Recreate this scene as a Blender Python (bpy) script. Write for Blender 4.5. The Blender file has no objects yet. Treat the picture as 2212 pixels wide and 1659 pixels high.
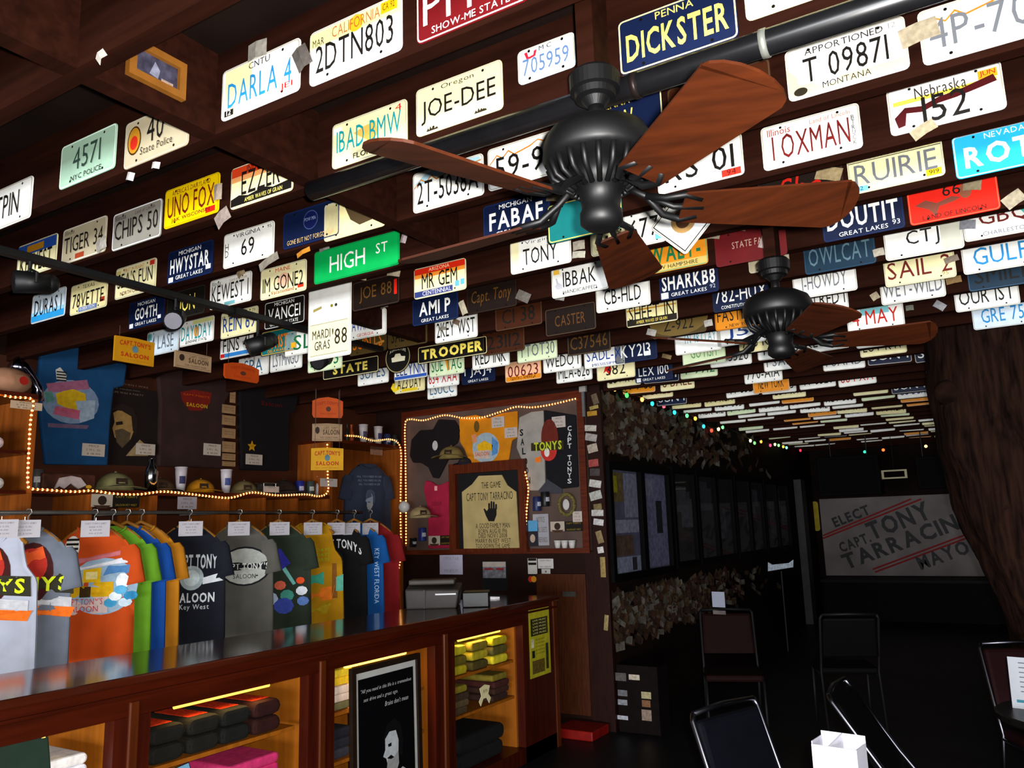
import bpy, math, random
from mathutils import Vector, Matrix, noise
random.seed(7)
sc = bpy.context.scene
COL = sc.collection

# ---------------------------------------------------------------- camera
W, H, F = 2212.0, 1659.0, 1732.0
YAW, PIT, ROL = -.54005, .17603, -.02972
CAM = Vector((0, 0, 1.6))
fw = Vector((math.sin(YAW)*math.cos(PIT), math.cos(YAW)*math.cos(PIT), math.sin(PIT)))
r0 = Vector((math.cos(YAW), -math.sin(YAW), 0)); u0 = r0.cross(fw)
RT = math.cos(ROL)*r0 + math.sin(ROL)*u0
UP = -math.sin(ROL)*r0 + math.cos(ROL)*u0
cd = bpy.data.cameras.new('camera'); cd.sensor_width = 36; cd.lens = 36*F/W; cd.clip_end = 60
cam = bpy.data.objects.new('camera', cd); COL.objects.link(cam)
m = Matrix.Identity(4)
for i in range(3):
    m[i][0], m[i][1], m[i][2], m[i][3] = RT[i], UP[i], -fw[i], CAM[i]
cam.matrix_world = m
sc.camera = cam

def at(px, py, **k):
    """point where the sight line through a pixel of the photo meets a named real plane of the room"""
    d = fw + RT*((px-W/2)/F) - UP*((py-H/2)/F)
    a, v = list(k.items())[0]; i = 'xyz'.index(a)
    return CAM + d*((v-CAM[i])/d[i])

# ---------------------------------------------------------------- world, lights, exposure
w = bpy.data.worlds.new('world'); sc.world = w; w.use_nodes = True
w.node_tree.nodes['Background'].inputs[0].default_value = (.55, .62, .8, 1)
w.node_tree.nodes['Background'].inputs[1].default_value = .035
def lamp(name, kind, loc, energy, color, **k):
    l = bpy.data.lights.new(name, kind); l.energy = energy; l.color = color
    for a, v in k.items(): setattr(l, a, v)
    o = bpy.data.objects.new(name, l); COL.objects.link(o); o.location = loc
    return o
# the flash of the camera that took the picture
lamp('camera_flash', 'POINT', CAM + RT*.05 + UP*.035, 620, (1, .97, .93), shadow_soft_size=.02)
# low fill added behind the camera to brighten far plates, as street daylight would
st = lamp('low_fill', 'AREA', (.6, -7.5, .7), 1500, (.93, .96, 1), shape='RECTANGLE', size=9, size_y=1.8)
st.rotation_euler = (math.radians(90+7), 0, 0)
vs = sc.view_settings
vs.view_transform = 'Standard'; vs.look = 'None'; vs.gamma = 1; vs.use_curve_mapping = False
vs.exposure = 0

# ---------------------------------------------------------------- helpers
def lin(c):
    if isinstance(c, str):
        c = c.lstrip('#'); c = tuple(int(c[i:i+2], 16)/255 for i in (0, 2, 4))
    return tuple(x/12.92 if x <= .04045 else ((x+.055)/1.055)**2.4 for x in c)
_M = {}
def mat(col, rough=.6, metal=0, noise_amt=.12, scale=14, emit=0, kind='plain', spec=.2):
    key = (col, rough, metal, noise_amt, scale, emit, kind, spec)
    if key in _M: return _M[key]
    mt = bpy.data.materials.new('mat_%s_%d' % (kind, len(_M))); mt.use_nodes = True
    nt = mt.node_tree; b = nt.nodes['Principled BSDF']
    L = lin(col)
    b.inputs['Roughness'].default_value = rough; b.inputs['Metallic'].default_value = metal
    b.inputs['Specular IOR Level'].default_value = spec
    if noise_amt > 0:
        tc = nt.nodes.new('ShaderNodeTexCoord'); nz = nt.nodes.new('ShaderNodeTexNoise')
        nz.inputs['Scale'].default_value = scale; nz.inputs['Detail'].default_value = 3
        mp = nt.nodes.new('ShaderNodeMapping')
        if kind == 'wood_y': mp.inputs['Scale'].default_value = (6, .5, 6)
        if kind == 'wood_x': mp.inputs['Scale'].default_value = (.5, 6, 6)
        if kind == 'wood_z': mp.inputs['Scale'].default_value = (6, 6, .5)
        nt.links.new(tc.outputs['Object'], mp.inputs[0]); nt.links.new(mp.outputs[0], nz.inputs['Vector'])
        cr = nt.nodes.new('ShaderNodeValToRGB'); cr.color_ramp.elements[0].position = .3; cr.color_ramp.elements[1].position = .7
        cr.color_ramp.elements[0].color = tuple(x*(1-noise_amt) for x in L)+(1,)
        cr.color_ramp.elements[1].color = tuple(min(1, x*(1+noise_amt)) for x in L)+(1,)
        nt.links.new(nz.outputs['Fac'], cr.inputs[0]); nt.links.new(cr.outputs[0], b.inputs['Base Color'])
    else:
        b.inputs['Base Color'].default_value = L+(1,)
    if emit:
        b.inputs['Emission Color'].default_value = L+(1,); b.inputs['Emission Strength'].default_value = emit
    _M[key] = mt
    return mt

class MB:
    def __init__(s): s.v = []; s.f = []
    def add(s, v, f):
        n = len(s.v); s.v += [tuple(p) for p in v]; s.f += [tuple(i+n for i in q) for q in f]; return s
    def box(s, x0, x1, y0, y1, z0, z1):
        v = [(x0,y0,z0),(x1,y0,z0),(x1,y1,z0),(x0,y1,z0),(x0,y0,z1),(x1,y0,z1),(x1,y1,z1),(x0,y1,z1)]
        return s.add(v, [(0,3,2,1),(4,5,6,7),(0,1,5,4),(1,2,6,5),(2,3,7,6),(3,0,4,7)])
    def cbox(s, c, d): return s.box(c[0]-d[0]/2,c[0]+d[0]/2,c[1]-d[1]/2,c[1]+d[1]/2,c[2]-d[2]/2,c[2]+d[2]/2)
    def prism(s, pts, y0, y1):
        n = len(pts)
        v = [(x,y0,z) for x,z in pts]+[(x,y1,z) for x,z in pts]
        f = [tuple(range(n)), tuple(range(2*n-1,n-1,-1))]+[(i,(i+n),((i+1)%n)+n,(i+1)%n) for i in range(n)]
        return s.add(v, f)
    def poly(s, pts, y=0): return s.add([(x,y,z) for x,z in pts], [tuple(range(len(pts)))])
    def rect(s, x0, z0, x1, z1, y=0): return s.poly([(x0,z0),(x1,z0),(x1,z1),(x0,z1)], y)
    def ell(s, cx, cz, rx, rz, y=0, n=20, a0=0, a1=360):
        full = a1-a0 >= 360
        p = [(cx+rx*math.cos(math.radians(a0+(a1-a0)*i/(n if full else n-1))), cz+rz*math.sin(math.radians(a0+(a1-a0)*i/(n if full else n-1)))) for i in range(n)]
        return s.poly(p, y)
    def cyl(s, p0, p1, r0, r1=None, n=12):
        r1 = r0 if r1 is None else r1
        p0, p1 = Vector(p0), Vector(p1); d = (p1-p0).normalized()
        a = d.orthogonal().normalized(); b = d.cross(a)
        v = []
        for p, r in ((p0, r0), (p1, r1)):
            for i in range(n):
                t = 2*math.pi*i/n; v.append(p+a*(r*math.cos(t))+b*(r*math.sin(t)))
        return s.add(v, [tuple(range(n-1,-1,-1)), tuple(range(n,2*n))]+[(i,(i+1)%n,(i+1)%n+n,i+n) for i in range(n)])
    def lathe(s, prof, c=(0,0,0), n=20, sx=1, sy=1):
        v = []; f = []
        for r, z in prof:
            for i in range(n):
                t = 2*math.pi*i/n; v.append((c[0]+sx*r*math.cos(t), c[1]+sy*r*math.sin(t), c[2]+z))
        for k in range(len(prof)-1):
            for i in range(n): f.append((k*n+i, k*n+(i+1)%n, (k+1)*n+(i+1)%n, (k+1)*n+i))
        f.append(tuple(range(n-1,-1,-1))); f.append(tuple(range((len(prof)-1)*n, len(prof)*n)))
        return s.add(v, f)
    def tube(s, path, r, n=8):
        path = [Vector(p) for p in path]; rs = r if isinstance(r, (list, tuple)) else [r]*len(path)
        v = []; f = []; a = None
        for k, p in enumerate(path):
            d = (path[min(k+1,len(path)-1)]-path[max(k-1,0)]).normalized()
            a = d.orthogonal().normalized() if a is None else (a-d*a.dot(d)).normalized()
            b = d.cross(a)
            for i in range(n):
                t = 2*math.pi*i/n; v.append(p+a*(rs[k]*math.cos(t))+b*(rs[k]*math.sin(t)))
        for k in range(len(path)-1):
            for i in range(n): f.append((k*n+i, k*n+(i+1)%n, (k+1)*n+(i+1)%n, (k+1)*n+i))
        f.append(tuple(range(n-1,-1,-1))); f.append(tuple(range((len(path)-1)*n, len(path)*n)))
        return s.add(v, f)
    def ball(s, c, r, n=8, m=5, sx=1, sy=1, sz=1):
        pr = [(max(.02*r, r*math.sin(math.pi*i/m)), -r*math.cos(math.pi*i/m)*sz) for i in range(m+1)]
        return s.lathe(pr, c, n, sx, sy)
    def conform(s, fn):
        s.v = [(x, fn(x, z)+y, z) for x, y, z in s.v]; return s
    def xf(s, M): s.v = [tuple(M @ Vector(p)) for p in s.v]; return s
    def mesh(s, name, mt):
        me = bpy.data.meshes.new(name); me.from_pydata(s.v, [], s.f); me.update()
        if mt: me.materials.append(mt)
        return me
    def obj(s, name, mt, parent=None, smooth=False, bevel=0, label=None):
        me = s.mesh(name, mt)
        if smooth: me.polygons.foreach_set('use_smooth', [True]*len(me.polygons))
        o = bpy.data.objects.new(name, me); COL.objects.link(o)
        if parent: o.parent = parent
        if bevel:
            b = o.modifiers.new('bevel', 'BEVEL'); b.width = bevel; b.segments = 2; b.limit_method = 'ANGLE'
        if label: o['label'] = label
        return o
def tag(o, label, cat, group=None):
    o['label'] = label; o['category'] = cat
    if group: o['group'] = group
    return o
def thing(name, label, cat, loc=(0,0,0), rz=0, group=None, rx=0, ry=0):
    o = bpy.data.objects.new(name, None); COL.objects.link(o); o.empty_display_size = .05
    o.location = loc; o.rotation_euler = (rx, ry, rz)
    return tag(o, label, cat, group)
def struct(o): o['kind'] = 'structure'; return o
def rr(w, h, r, n=3):
    p = []
    for cx, cz, a in ((w/2-r,h/2-r,0),(-w/2+r,h/2-r,90),(-w/2+r,-h/2+r,180),(w/2-r,-h/2+r,270)):
        for i in range(n+1):
            t = math.radians(a+90*i/n); p.append((cx+r*math.cos(t), cz+r*math.sin(t)))
    return p[::-1]
# glyphs
_G = {}
def glyph(ch, bold):
    k = (ch, bold)
    if k not in _G:
        cu = bpy.data.curves.new('g', 'FONT'); cu.body = ch; cu.resolution_u = 2; cu.dimensions = '2D'; cu.fill_mode = 'FRONT'; cu.offset = bold
        ob = bpy.data.objects.new('g', cu); COL.objects.link(ob)
        bpy.context.view_layer.update()
        me = bpy.data.meshes.new_from_object(ob.evaluated_get(bpy.context.evaluated_depsgraph_get()))
        v = [(p.co.x, p.co.y) for p in me.vertices]; f = [tuple(q.vertices) for q in me.polygons]
        COL.objects.unlink(ob); bpy.data.objects.remove(ob); bpy.data.curves.remove(cu); bpy.data.meshes.remove(me)
        x0 = min(p[0] for p in v); x1 = max(p[0] for p in v)
        _G[k] = ([(x-x0, y) for x, y in v], f, x1-x0)
    return _G[k]
def text_mb(s, w, h, bold=0, gap=.11, shear=0, arc=0):
    """lettering filling a w x h box in the local x-z plane, centred on the origin"""
    mb = MB(); x = 0
    for ch in s:
        if ch == ' ': x += .32; continue
        v, f, a = glyph(ch, bold)
        mb.add([(p[0]+x+shear*p[1], 0, p[1]) for p in v], f); x += a+gap
    if not mb.v: return mb
    x0 = min(p[0] for p in mb.v); x1 = max(p[0] for p in mb.v); z0 = min(p[2] for p in mb.v); z1 = max(p[2] for p in mb.v)
    sx = w/(x1-x0); sz = h/(z1-z0)
    mb.v = [((p[0]-(x0+x1)/2)*sx, 0, (p[2]-(z0+z1)/2)*sz) for p in mb.v]
    if arc: mb.v = [(p[0], 0, p[2]-arc*(2*p[0]/w)**2) for p in mb.v]
    mb.f = [q[::-1] for q in mb.f]
    mb.f = [q[::-1] for q in mb.f]
    return mb
def txt(s, w, h, col, parent, x=0, z=0, y=-.004, name='lettering', rot=0, **k):
    mb = text_mb(s, w, h, **k)
    if rot: mb.xf(Matrix.Rotation(-rot, 4, 'Y'))
    o = mb.obj(name, mat(col, .55, noise_amt=0), parent); o.location = (x, y, z)
    return o

# ---------------------------------------------------------------- the room
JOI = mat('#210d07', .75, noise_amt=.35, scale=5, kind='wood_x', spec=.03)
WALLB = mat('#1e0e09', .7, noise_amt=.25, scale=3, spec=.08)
DARKW = mat('#150c09', .8, noise_amt=.3, scale=3, spec=.05)
WOOD = mat('#4c1f08', .35, noise_amt=.3, scale=4, kind='wood_z')
WOODY = mat('#380f04', .3, noise_amt=.3, scale=4, kind='wood_y')
REDW = mat('#380f05', .35, noise_amt=.3, scale=4, kind='wood_z')
PINE = mat('#8c4e0e', .5, noise_amt=.2, scale=4, kind='wood_z')
struct(MB().box(-5.4, 3.6, -3, 15, -.06, 0).obj('floor', mat('#131316', .45, noise_amt=.4, scale=2, spec=.25)))
cl = struct(MB().box(-5.4, 3.6, .3, 15, 2.96, 3.02).obj('ceiling', DARKW))
JY = [1.38+.4*k for k in range(-2, 33)]
jm = MB().box(-5.35, 3.55, 0, .045, 2.712, 2.96).mesh('joist', JOI)
for y in JY:
    o = bpy.data.objects.new('joist', jm); COL.objects.link(o); o.location = (0, y, 0); o.parent = cl
# blocking between joists
def block(x, ya, yb):
    for y in JY:
        if ya <= y < yb:
            MB().box(x-.055, x, y+.045, y+.4, 2.712, 2.96).obj('blocking_board', JOI, cl)
block(-1.778, .5, 2.2); block(-2.86, 2.9, 3.7)
struct(MB().box(-5.4, -5.25, -1, 6.25, 0, 2.96).obj('wall_left', WALLB))
struct(MB().box(-5.25, -2.8, 6.1, 6.25, 0, 2.96).obj('wall_display', WALLB))
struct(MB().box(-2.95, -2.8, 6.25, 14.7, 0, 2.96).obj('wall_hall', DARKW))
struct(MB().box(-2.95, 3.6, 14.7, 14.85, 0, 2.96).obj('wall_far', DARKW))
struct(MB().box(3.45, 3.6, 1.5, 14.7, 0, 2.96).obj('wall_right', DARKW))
struct(MB().box(-2.9, -2.78, 6.06, 6.1, 0, 2.695).obj('trim_1', mat('#200d08', .5, noise_amt=.3, kind='wood_z', spec=.1)))
struct(MB().box(-2.99, -2.9, 6.075, 6.1, 0, 1.38).obj('trim_2', mat('#200d08', .5, noise_amt=.3, kind='wood_z', spec=.1)))

# ---------------------------------------------------------------- licence plates on the joists
PC = dict(W='#f4f4ee', K='#efe6b0', C='#e8dca0', N='#0a1636', B='#15120f', Y='#e8c400', O='#e08a18', G='#9fc0a8', g='#8a867c', t='#b5a98c',
          M='#5c0c10', R='#e8200c', T='#0f6a6a', L='#26b4e8', H='#06a850', P='#dcecc0', d='#180d08', S='#0f2c40', b='#4a3a18', o='#3c1a08', Z='#d8e8f4')
PN = dict(W='white', K='cream', C='pale yellow', N='navy blue', B='black', Y='yellow', O='orange', G='pale green', g='grey', t='beige grey',
          M='maroon', R='bright red', T='teal', L='sky blue', H='green', P='pale green', d='dark brown', S='faded blue', b='dull olive', o='rusty brown', Z='bluish white')
FC = dict(k='#15120f', w='#f6f6f0', y='#f2dc60', b='#2288c8', t='#10909a', r='#c01808', n='#1c3c8c', o='#e07010', g='#6c7078', m='#6a1410', p='#5878a8', G='#187040', s='#3a6a8a', c='#d8d0b0', x='#5a3a14', v='#54707c', e='#30443c')
FN = dict(k='black', w='white', y='yellow', b='blue', t='turquoise', r='red', n='dark blue', o='orange', g='grey', m='maroon', p='pale blue', G='green', s='faint blue', c='cream', x='dim gold', v='dull grey blue', e='dark green')
_PB = {}
def body_mesh(w, h, bg):
    k = (w, h, bg)
    if k not in _PB:
        _PB[k] = MB().prism(rr(w, h, .014), -.002, .001).mesh('license_plate', mat(PC[bg], .5, noise_amt=.06, scale=18))
    return _PB[k]
_RM = {}
def rim_mesh(w, h, c):
    k = (w, h, c)
    if k not in _RM:
        mb = MB(); a = rr(w-.004, h-.004, .013); b = rr(w-.012, h-.012, .010); n = len(a)
        mb.add([(x,-.0032,z) for x,z in a]+[(x,-.0032,z) for x,z in b], [(i,i+n,(i+1)%n+n,(i+1)%n) for i in range(n)])
        _RM[k] = mb.mesh('rim', mat(c, .5, noise_amt=0))
    return _RM[k]
_BM = {}
def bolt_mesh(w, h):
    if (w, h) not in _BM:
        mb = MB()
        for sx in (-1, 1):
            for sz in (-1, 1): mb.ell(sx*w*.29, sz*h*.40, .0045, .0045, -.0034, 8)
        _BM[(w, h)] = mb.mesh('bolts', mat('#1a1714', .4, .6, 0))
    return _BM[(w, h)]
def link(name, me, parent=None):
    o = bpy.data.objects.new(name, me); COL.objects.link(o); o.parent = parent; return o
def row_y(px, py):
    p = at(px, py, z=2.79); return 1.38+.4*round((p.y-1.38)/.4)
NPL = [0]
def plate(text, px, py, bg='W', fg='k', top=None, bot=None, w=.305, h=.152, row=None, ext=(), rim=None, tilt=0, tc=None, tz=None, tw=None, thh=None,
          label=None, name='license_plate', pos=None, bold=0, shear=0, cat='license plate', group='license plates nailed to the ceiling joists', bolts=True):
    y = (1.38+.4*row) if row is not None else (row_y(px, py) if pos is None else pos[1])
    p = at(px, py, y=y-.004) if pos is None else Vector(pos)
    o = link(name, body_mesh(w, h, bg)); o.location = p; o.rotation_euler = (0, math.radians(-tilt), 0)
    rim = rim or ('#c8c8c0' if bg in 'NBMTS' else '#4a3a28' if bg in 'dob' else '#b8b4a4')
    link('rim', rim_mesh(w, h, rim), o)
    if bolts: link('bolts', bolt_mesh(w, h), o)['kind'] = 'stuff'
    X, Z = w/2, h/2
    for i, e in enumerate(ext):
        yy = -.0036-.0003*i; c = e[-1]
        if e[0] == 'r': MB().rect(e[1]*X, e[2]*Z, e[3]*X, e[4]*Z, yy).obj('colour_band', mat(c, .5, noise_amt=.05), o)
        elif e[0] == 's': MB().rect(e[1]*X, e[2]*Z, e[3]*X, e[4]*Z, yy).obj('sticker', mat(c, .5, noise_amt=.05), o)
        elif e[0] == 'e': MB().ell(e[1]*X, e[2]*Z, e[3]*X, e[4]*Z, yy).obj('emblem', mat(c, .5, noise_amt=.05), o)
        elif e[0] == 'p': MB().poly([(a*X, b*Z) for a, b in e[1]], yy).obj('emblem', mat(c, .5, noise_amt=.05), o)
        elif e[0] == 't': txt(e[1], e[4]*w, e[5]*h, c, o, e[2]*X, e[3]*Z, -.0058, rot=(e[6] if len(e) > 7 else 0))
    n = len(text.replace(' ', '')) + .5*text.count(' ')
    if text:
        z0 = tz if tz is not None else (0 if (top and bot) else (-.12 if top else (.12 if bot else 0)))
        txt(text, (tw or min(.86, .125*n))*w, (thh or (.48 if (top or bot) else .56))*h, FC[fg], o, 0, z0*Z, -.005, 'number_lettering', bold=bold, shear=shear)
    tc = FC[tc or fg]
    if top: txt(top, min(.7, .055*len(top)+.05)*w, .13*h, tc, o, 0, .72*Z, -.005, 'state_lettering')
    if bot: txt(bot, min(.7, .05*len(bot)+.05)*w, .12*h, tc, o, 0, -.72*Z, -.005, 'slogan_lettering')
    tag(o, label or '%s license plate with %s characters reading %s' % (PN[bg], FN[fg], text), cat, group)
    NPL[0] += 1
    return o
P = plate
TREES = lambda cx, cz, c: ('p', [(cx-.13, cz), (cx-.09, cz+.14), (cx-.06, cz+.05), (cx-.03, cz+.2), (cx, cz+.07), (cx+.03, cz+.16), (cx+.07, cz+.06), (cx+.13, cz+.1), (cx+.16, cz)], c)
MTN = [('p', [(-.95,.25),(-.75,.62),(-.6,.42),(-.45,.7),(-.3,.45),(.1,.62),(.3,.8),(.5,.6),(.95,.72),(.95,.66),(.5,.54),(.3,.74),(.1,.55),(-.3,.38),(-.45,.62),(-.6,.35),(-.75,.55),(-.95,.18)], '#c87818')]
P('DARLA 4', 562, 175, 'W', 'b', top='CNTU', row=0, tc='k', ext=[('r',-.9,-.95,-.2,.9,'#f6eeb4'),('s',-.9,-.9,-.66,-.66,'#15120f'),('t','12',-.77,-.78,.06,.1,'#f6f6f0'),('t','JEI',.7,-.68,.15,.14,'#d01808')])
P('2DTN803', 766, 90, 'W', 'k', row=0, tz=-.14, tw=.84, thh=.5, ext=[('r',-.98,.35,.98,.9,'#f8eca0'),('e',.05,.62,.16,.3,'#f4b020'),('s',.58,.5,.92,.9,'#f0b010'),('t','CALIFORNIA',.05,.63,.52,.2,'#b0602c'),('t','CA 92',.75,.7,.12,.12,'#5a3008'),('t','MAR',-.78,.5,.13,.13,'#15120f')])
P('PFFM', 0, 0, 'M', 'w', bot='SHOW-ME STATE', pos=(-.905, 1.376, 2.80), tw=.86, thh=.6, bolts=False, label='maroon license plate with white lettering SHOW-ME STATE at the top edge')
P('JOE-DEE', 990, 215, 'K', 'k', top='Oregon', row=1, tw=.86, thh=.5, ext=[TREES(-.62,-.92,'#2a2418'),TREES(.5,-.86,'#2a2418'),('t','NOV',-.86,-.75,.1,.1,'#c8a0c8')])
P('1BAD BMW', 797, 292, 'K', 't', bot='FLORIDA', row=1, tc='k', ext=[('p',[(-.4,.3),(-.1,.45),(.2,.5),(.25,-.1),(.05,-.35),(-.1,-.1)],'#f0b858'),('t','4',.8,.72,.08,.14,'#d01808'),('s',-.95,.5,-.72,.8,'#f8f8f4')])
P('705959', 1180, 128, 'Z', 'p', top='M C', w=.178, h=.102, row=1, tc='k', tw=.8, ext=[('p',[(-.75,.75),(-.65,.3),(-.35,.4),(-.3,.75),(-.4,.72),(-.42,.5),(-.6,.45),(-.65,.78)],'#d82030')], label='small white motorcycle plate with pale blue number 705959')
P('DICKSTER', 1460, 65, 'N', 'y', top='PENNA', row=1, rim='#e8d890', tw=.86, thh=.5, bold=.02)
P('', 0, 0, 'K', 'k', pos=(-.235, 1.776, 2.835), label='cream license plate cut off by the top edge beside the black pipe')
P('T 09871', 1825, 130, 'W', 'k', top='APPORTIONED', bot='MONTANA', row=2, tw=.7, ext=[('p',[(-1,.3),(-.82,-.15),(-.8,-.5),(-.6,-.5),(-.4,-.75),(-.15,-.7),(-.1,-.55),(.95,-.55),(.95,-.9),(-.98,-.9)],'#efe0a8'),('e',-.78,-.74,.12,.16,'#2a241a'),('t','12',.8,.74,.06,.1,'#909090')])
P('4P-703', 2135, 42, 'W', 'g', row=2, tw=.86, thh=.55, ext=MTN)
P('1 OXMAN', 1750, 298, 'W', 'm', row=3, tw=.78, tz=-.1, ext=[('t','Illinois',-.62,.64,.24,.16,'#a03018'),('t','Land of Lincoln',.42,.68,.4,.1,'#c07048'),('t','B',.86,.4,.03,.1,'#15120f'),('t','T',.86,.18,.03,.1,'#15120f'),('t','R',.86,-.04,.03,.1,'#15120f'),('t','U',.86,-.26,.03,.1,'#15120f'),('t','C',.86,-.48,.03,.1,'#15120f'),('t','K',.86,-.7,.03,.1,'#15120f')])
scr = [('p',[(-.85,-.75),(-.9,-.3),(-.7,.05),(-.4,-.05),(-.1,.15),(.3,.25),(.85,.5),(.9,.2),(.5,.05),(.2,-.05),(-.1,-.1),(-.4,-.3),(-.68,-.2),(-.72,-.7)],'#4a0c10')]
P('152', 2040, 215, 'W', 'k', row=3, tw=.4, tz=-.25, ext=[('r',-.9,.2,.9,.38,'#f8d850'),('s',.6,.4,.92,.75,'#f0a820'),('t','JUN',.76,.58,.13,.13,'#b02008')]+scr+[('t','Nebraska',-.05,.5,.45,.28,'#2a241a',.1,0)][:0]+[('t','Nebraska',-.05,.52,.45,.24,'#2a241a')], label='white license plate reading Nebraska under a dark red scribble')
P('RUIRIE', 1932, 357, 'K', 'g', top='WISCONSIN', row=4, tc='k', tw=.86, thh=.5, ext=[('r',-.97,.5,.97,.54,'#2a241a'),('s',.62,-.9,.93,-.58,'#f0c010'),('s',-.93,-.92,-.6,-.66,'#70c0e0'),('t','92',-.78,-.78,.08,.1,'#103860'),('t','919',.78,-.74,.1,.1,'#3a2a08'),('s',.4,.6,.95,.9,'#e8e8a0')])
P('ROTE', 0, 0, 'L', 'w', top='NEVADA', pos=(.145, 2.976, 2.785), tw=.8, thh=.5, bold=.03, rim='#d8f0fa')
P('WHEAD', 1552, 212, 'o', 'k', row=2, tilt=0, ext=[('r',-.97,-.95,.97,-.5,'#0f5a4a')], label='rusty brown plate reading HEAD behind the fan blade')
P('NEW', 1332, 262, 'N', 'y', top='PENNA', row=2, rim='#e8d890', label='navy blue plate with PENNA lettering behind the near fan motor')
P('RS 01', 1510, 355, 'W', 'k', row=3, tw=.8, ext=[('s',.5,-.92,.93,-.6,'#d83020'),('t','94',.72,-.76,.1,.14,'#4a0808'),('s',.55,.7,.75,.9,'#d83020')])
P('59-90', 1138, 345, 'W', 'k', row=2, tw=.8, tz=-.1, ext=MTN)
P('2T-5038A', 967, 398, 'W', 'k', row=2, tw=.86, tz=-.08, ext=[('p',[(-.95,.4),(-.6,.85),(.2,.95),(.9,.9),(.95,.6),(-.2,.5),(-.45,.65),(-.7,.35)],'#a8d0e0')]+MTN)
P('4571', 190, 340, 'G', 'e', bot='NYC POLICE', row=0, tc='k', thh=.5, rim='#e0f4e8')
P('40', 338, 290, 't', 'k', row=0, tz=.3, tw=.26, ext=[('e',-.68,.1,.22,.62,'#3a2008'),('e',-.68,.1,.19,.55,'#b88020'),('e',-.68,0,.12,.3,'#c02818'),('t','State Police',.05,-.5,.5,.16,'#2a241a')])
P('UNO FOX', 414, 435, 'Y', 'm', top="AMERICA'S DAIRYLAND", bot='JAK WISCONSIN', row=1, tw=.86, thh=.54, rim='#c0a000', ext=[('s',.55,-.88,.88,-.6,'#c02010')])
P('CHIPS 50', 296, 487, 'g', 'k', row=1, tw=.88, thh=.5, ext=[('t','Illinois',-.65,.7,.22,.14,'#15120f'),('t','Land of Lincoln',.35,.7,.4,.1,'#3a3630')], rim='#f0f0f4')
P('TIGER 34', 182, 520, 't', 'k', row=1, tw=.88, thh=.46, ext=[('s',-.35,-.88,.05,-.6,'#9a3a20'),('t','Illinois',-.65,.72,.22,.12,'#3a3630')], rim='#d8d4cc')
P('KEWEST', 80, 555, 'K', 'k', row=1, tw=.8, tz=-.25, ext=[('r',-.97,.3,.97,.92,'#20489a'),('r',-.5,.4,.35,.8,'#b07818')], label='cream license plate with blue top band behind the track at the left')
P('TPIN', 18, 445, 'W', 'k', row=0, label='white license plate cut off by the left edge of the picture')
P('EZZER', 565, 388, 'K', 'k', row=1, tw=.62, tz=.1, ext=[('r',-.97,.5,.97,.95,'#c83c18'),('r',-.97,.25,.97,.5,'#e8a060'),('p',[(-.97,-.9),(-.97,-.55),(-.7,-.42),(-.4,-.55),(.1,-.4),(.4,-.55),(.97,-.45),(.97,-.9)],'#15120f'),('t','INDIANA',-.05,.74,.4,.16,'#4a1008'),('t','AMBER WAVES OF GRAIN',.1,-.74,.6,.1,'#e8d870')])
P('HWYSTAR', 411, 567, 'N', 'w', top='MICHIGAN', bot='GREAT LAKES', row=2, tw=.86, thh=.46, bold=.02, ext=[('s',-.93,-.92,-.72,-.62,'#e8e8ec'),('s',.72,-.7,.93,-.42,'#e8e8ec')], rim='#10224c')
P('69', 537, 530, 'W', 'k', top='VIRGINIA', row=2, tz=-.05, tw=.26, ext=[('t','H',-.84,.2,.07,.2,'#2a241a'),('t','D',-.84,-.2,.07,.2,'#2a241a'),('t','95',.84,.74,.08,.1,'#3a3630')])
P('', 672, 485, 'N', 'w', row=2, ext=[('e',0,.25,.26,.52,'#3a4a78'),('e',0,.25,.235,.47,'#0c1444'),('t','POW MIA',0,.3,.2,.1,'#8090b0'),('t','GONE BUT NOT FORGOTTEN',0,-.72,.82,.13,'#c8a870')], rim='#10204c', label='navy blue plate with a round emblem reading GONE BUT NOT FORGOTTEN')
P('', 765, 465, 'C', 'k', row=2, ext=[('p',[(-.3,.6),(.1,.3),(.3,-.1),(.5,.1),(.6,-.5),(.2,-.6),(-.1,-.2)],'#4a3a24'),('p',[(-.4,.8),(.4,.5),(.4,.4),(-.35,.68)],'#c03018')], label='cream plate with a dark painted map outline above the green street sign')
P('', 768, 558, 'H', 'w', ext=[('t','HIGH',-.18,-.02,.42,.5,'#f6f6f0'),('t','ST',.62,.22,.13,.3,'#f6f6f0')], w=.5, h=.155, row=3, rim='#088840', name='street_sign', label='green street name sign reading HIGH ST', cat='street sign', group=None or 'signs nailed to the ceiling joists', bolts=False)
P('DURAS 1', 105, 660, 'Z', 'k', row=2, tw=.8, ext=[('r',-.97,-.92,.97,-.5,'#2a98d8'),('r',-.97,-.5,.97,-.25,'#90ccec')])
P('78VETTE', 192, 640, 'C', 'k', top='TEXAS', row=2, tw=.84, ext=[('s',-.5,-.9,.5,-.6,'#6078a8'),('t','ROBERTSON',0,-.75,.4,.1,'#f0f0f0'),('s',.65,-.6,.9,-.3,'#a03020')])
P("SEA'S FUN", 293, 603, 'K', 'k', row=2, tw=.86, bot='NORTH CAROLINA', tc='m', ext=[('s',.7,.6,.93,.9,'#c83020'),('t','FIRST IN FLIGHT',-.05,.72,.5,.11,'#b06020'),('s',-.95,.55,-.72,.8,'#d8c878')])
P('GO4TH', 317, 675, 'N', 'w', top='MICHIGAN', bot='GREAT LAKES', row=3, tw=.62, thh=.44, bold=.02, ext=[('s',-.93,-.92,-.72,-.6,'#e8e8ec'),('s',.66,-.66,.84,-.4,'#e8e8ec')], rim='#10224c')
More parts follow.
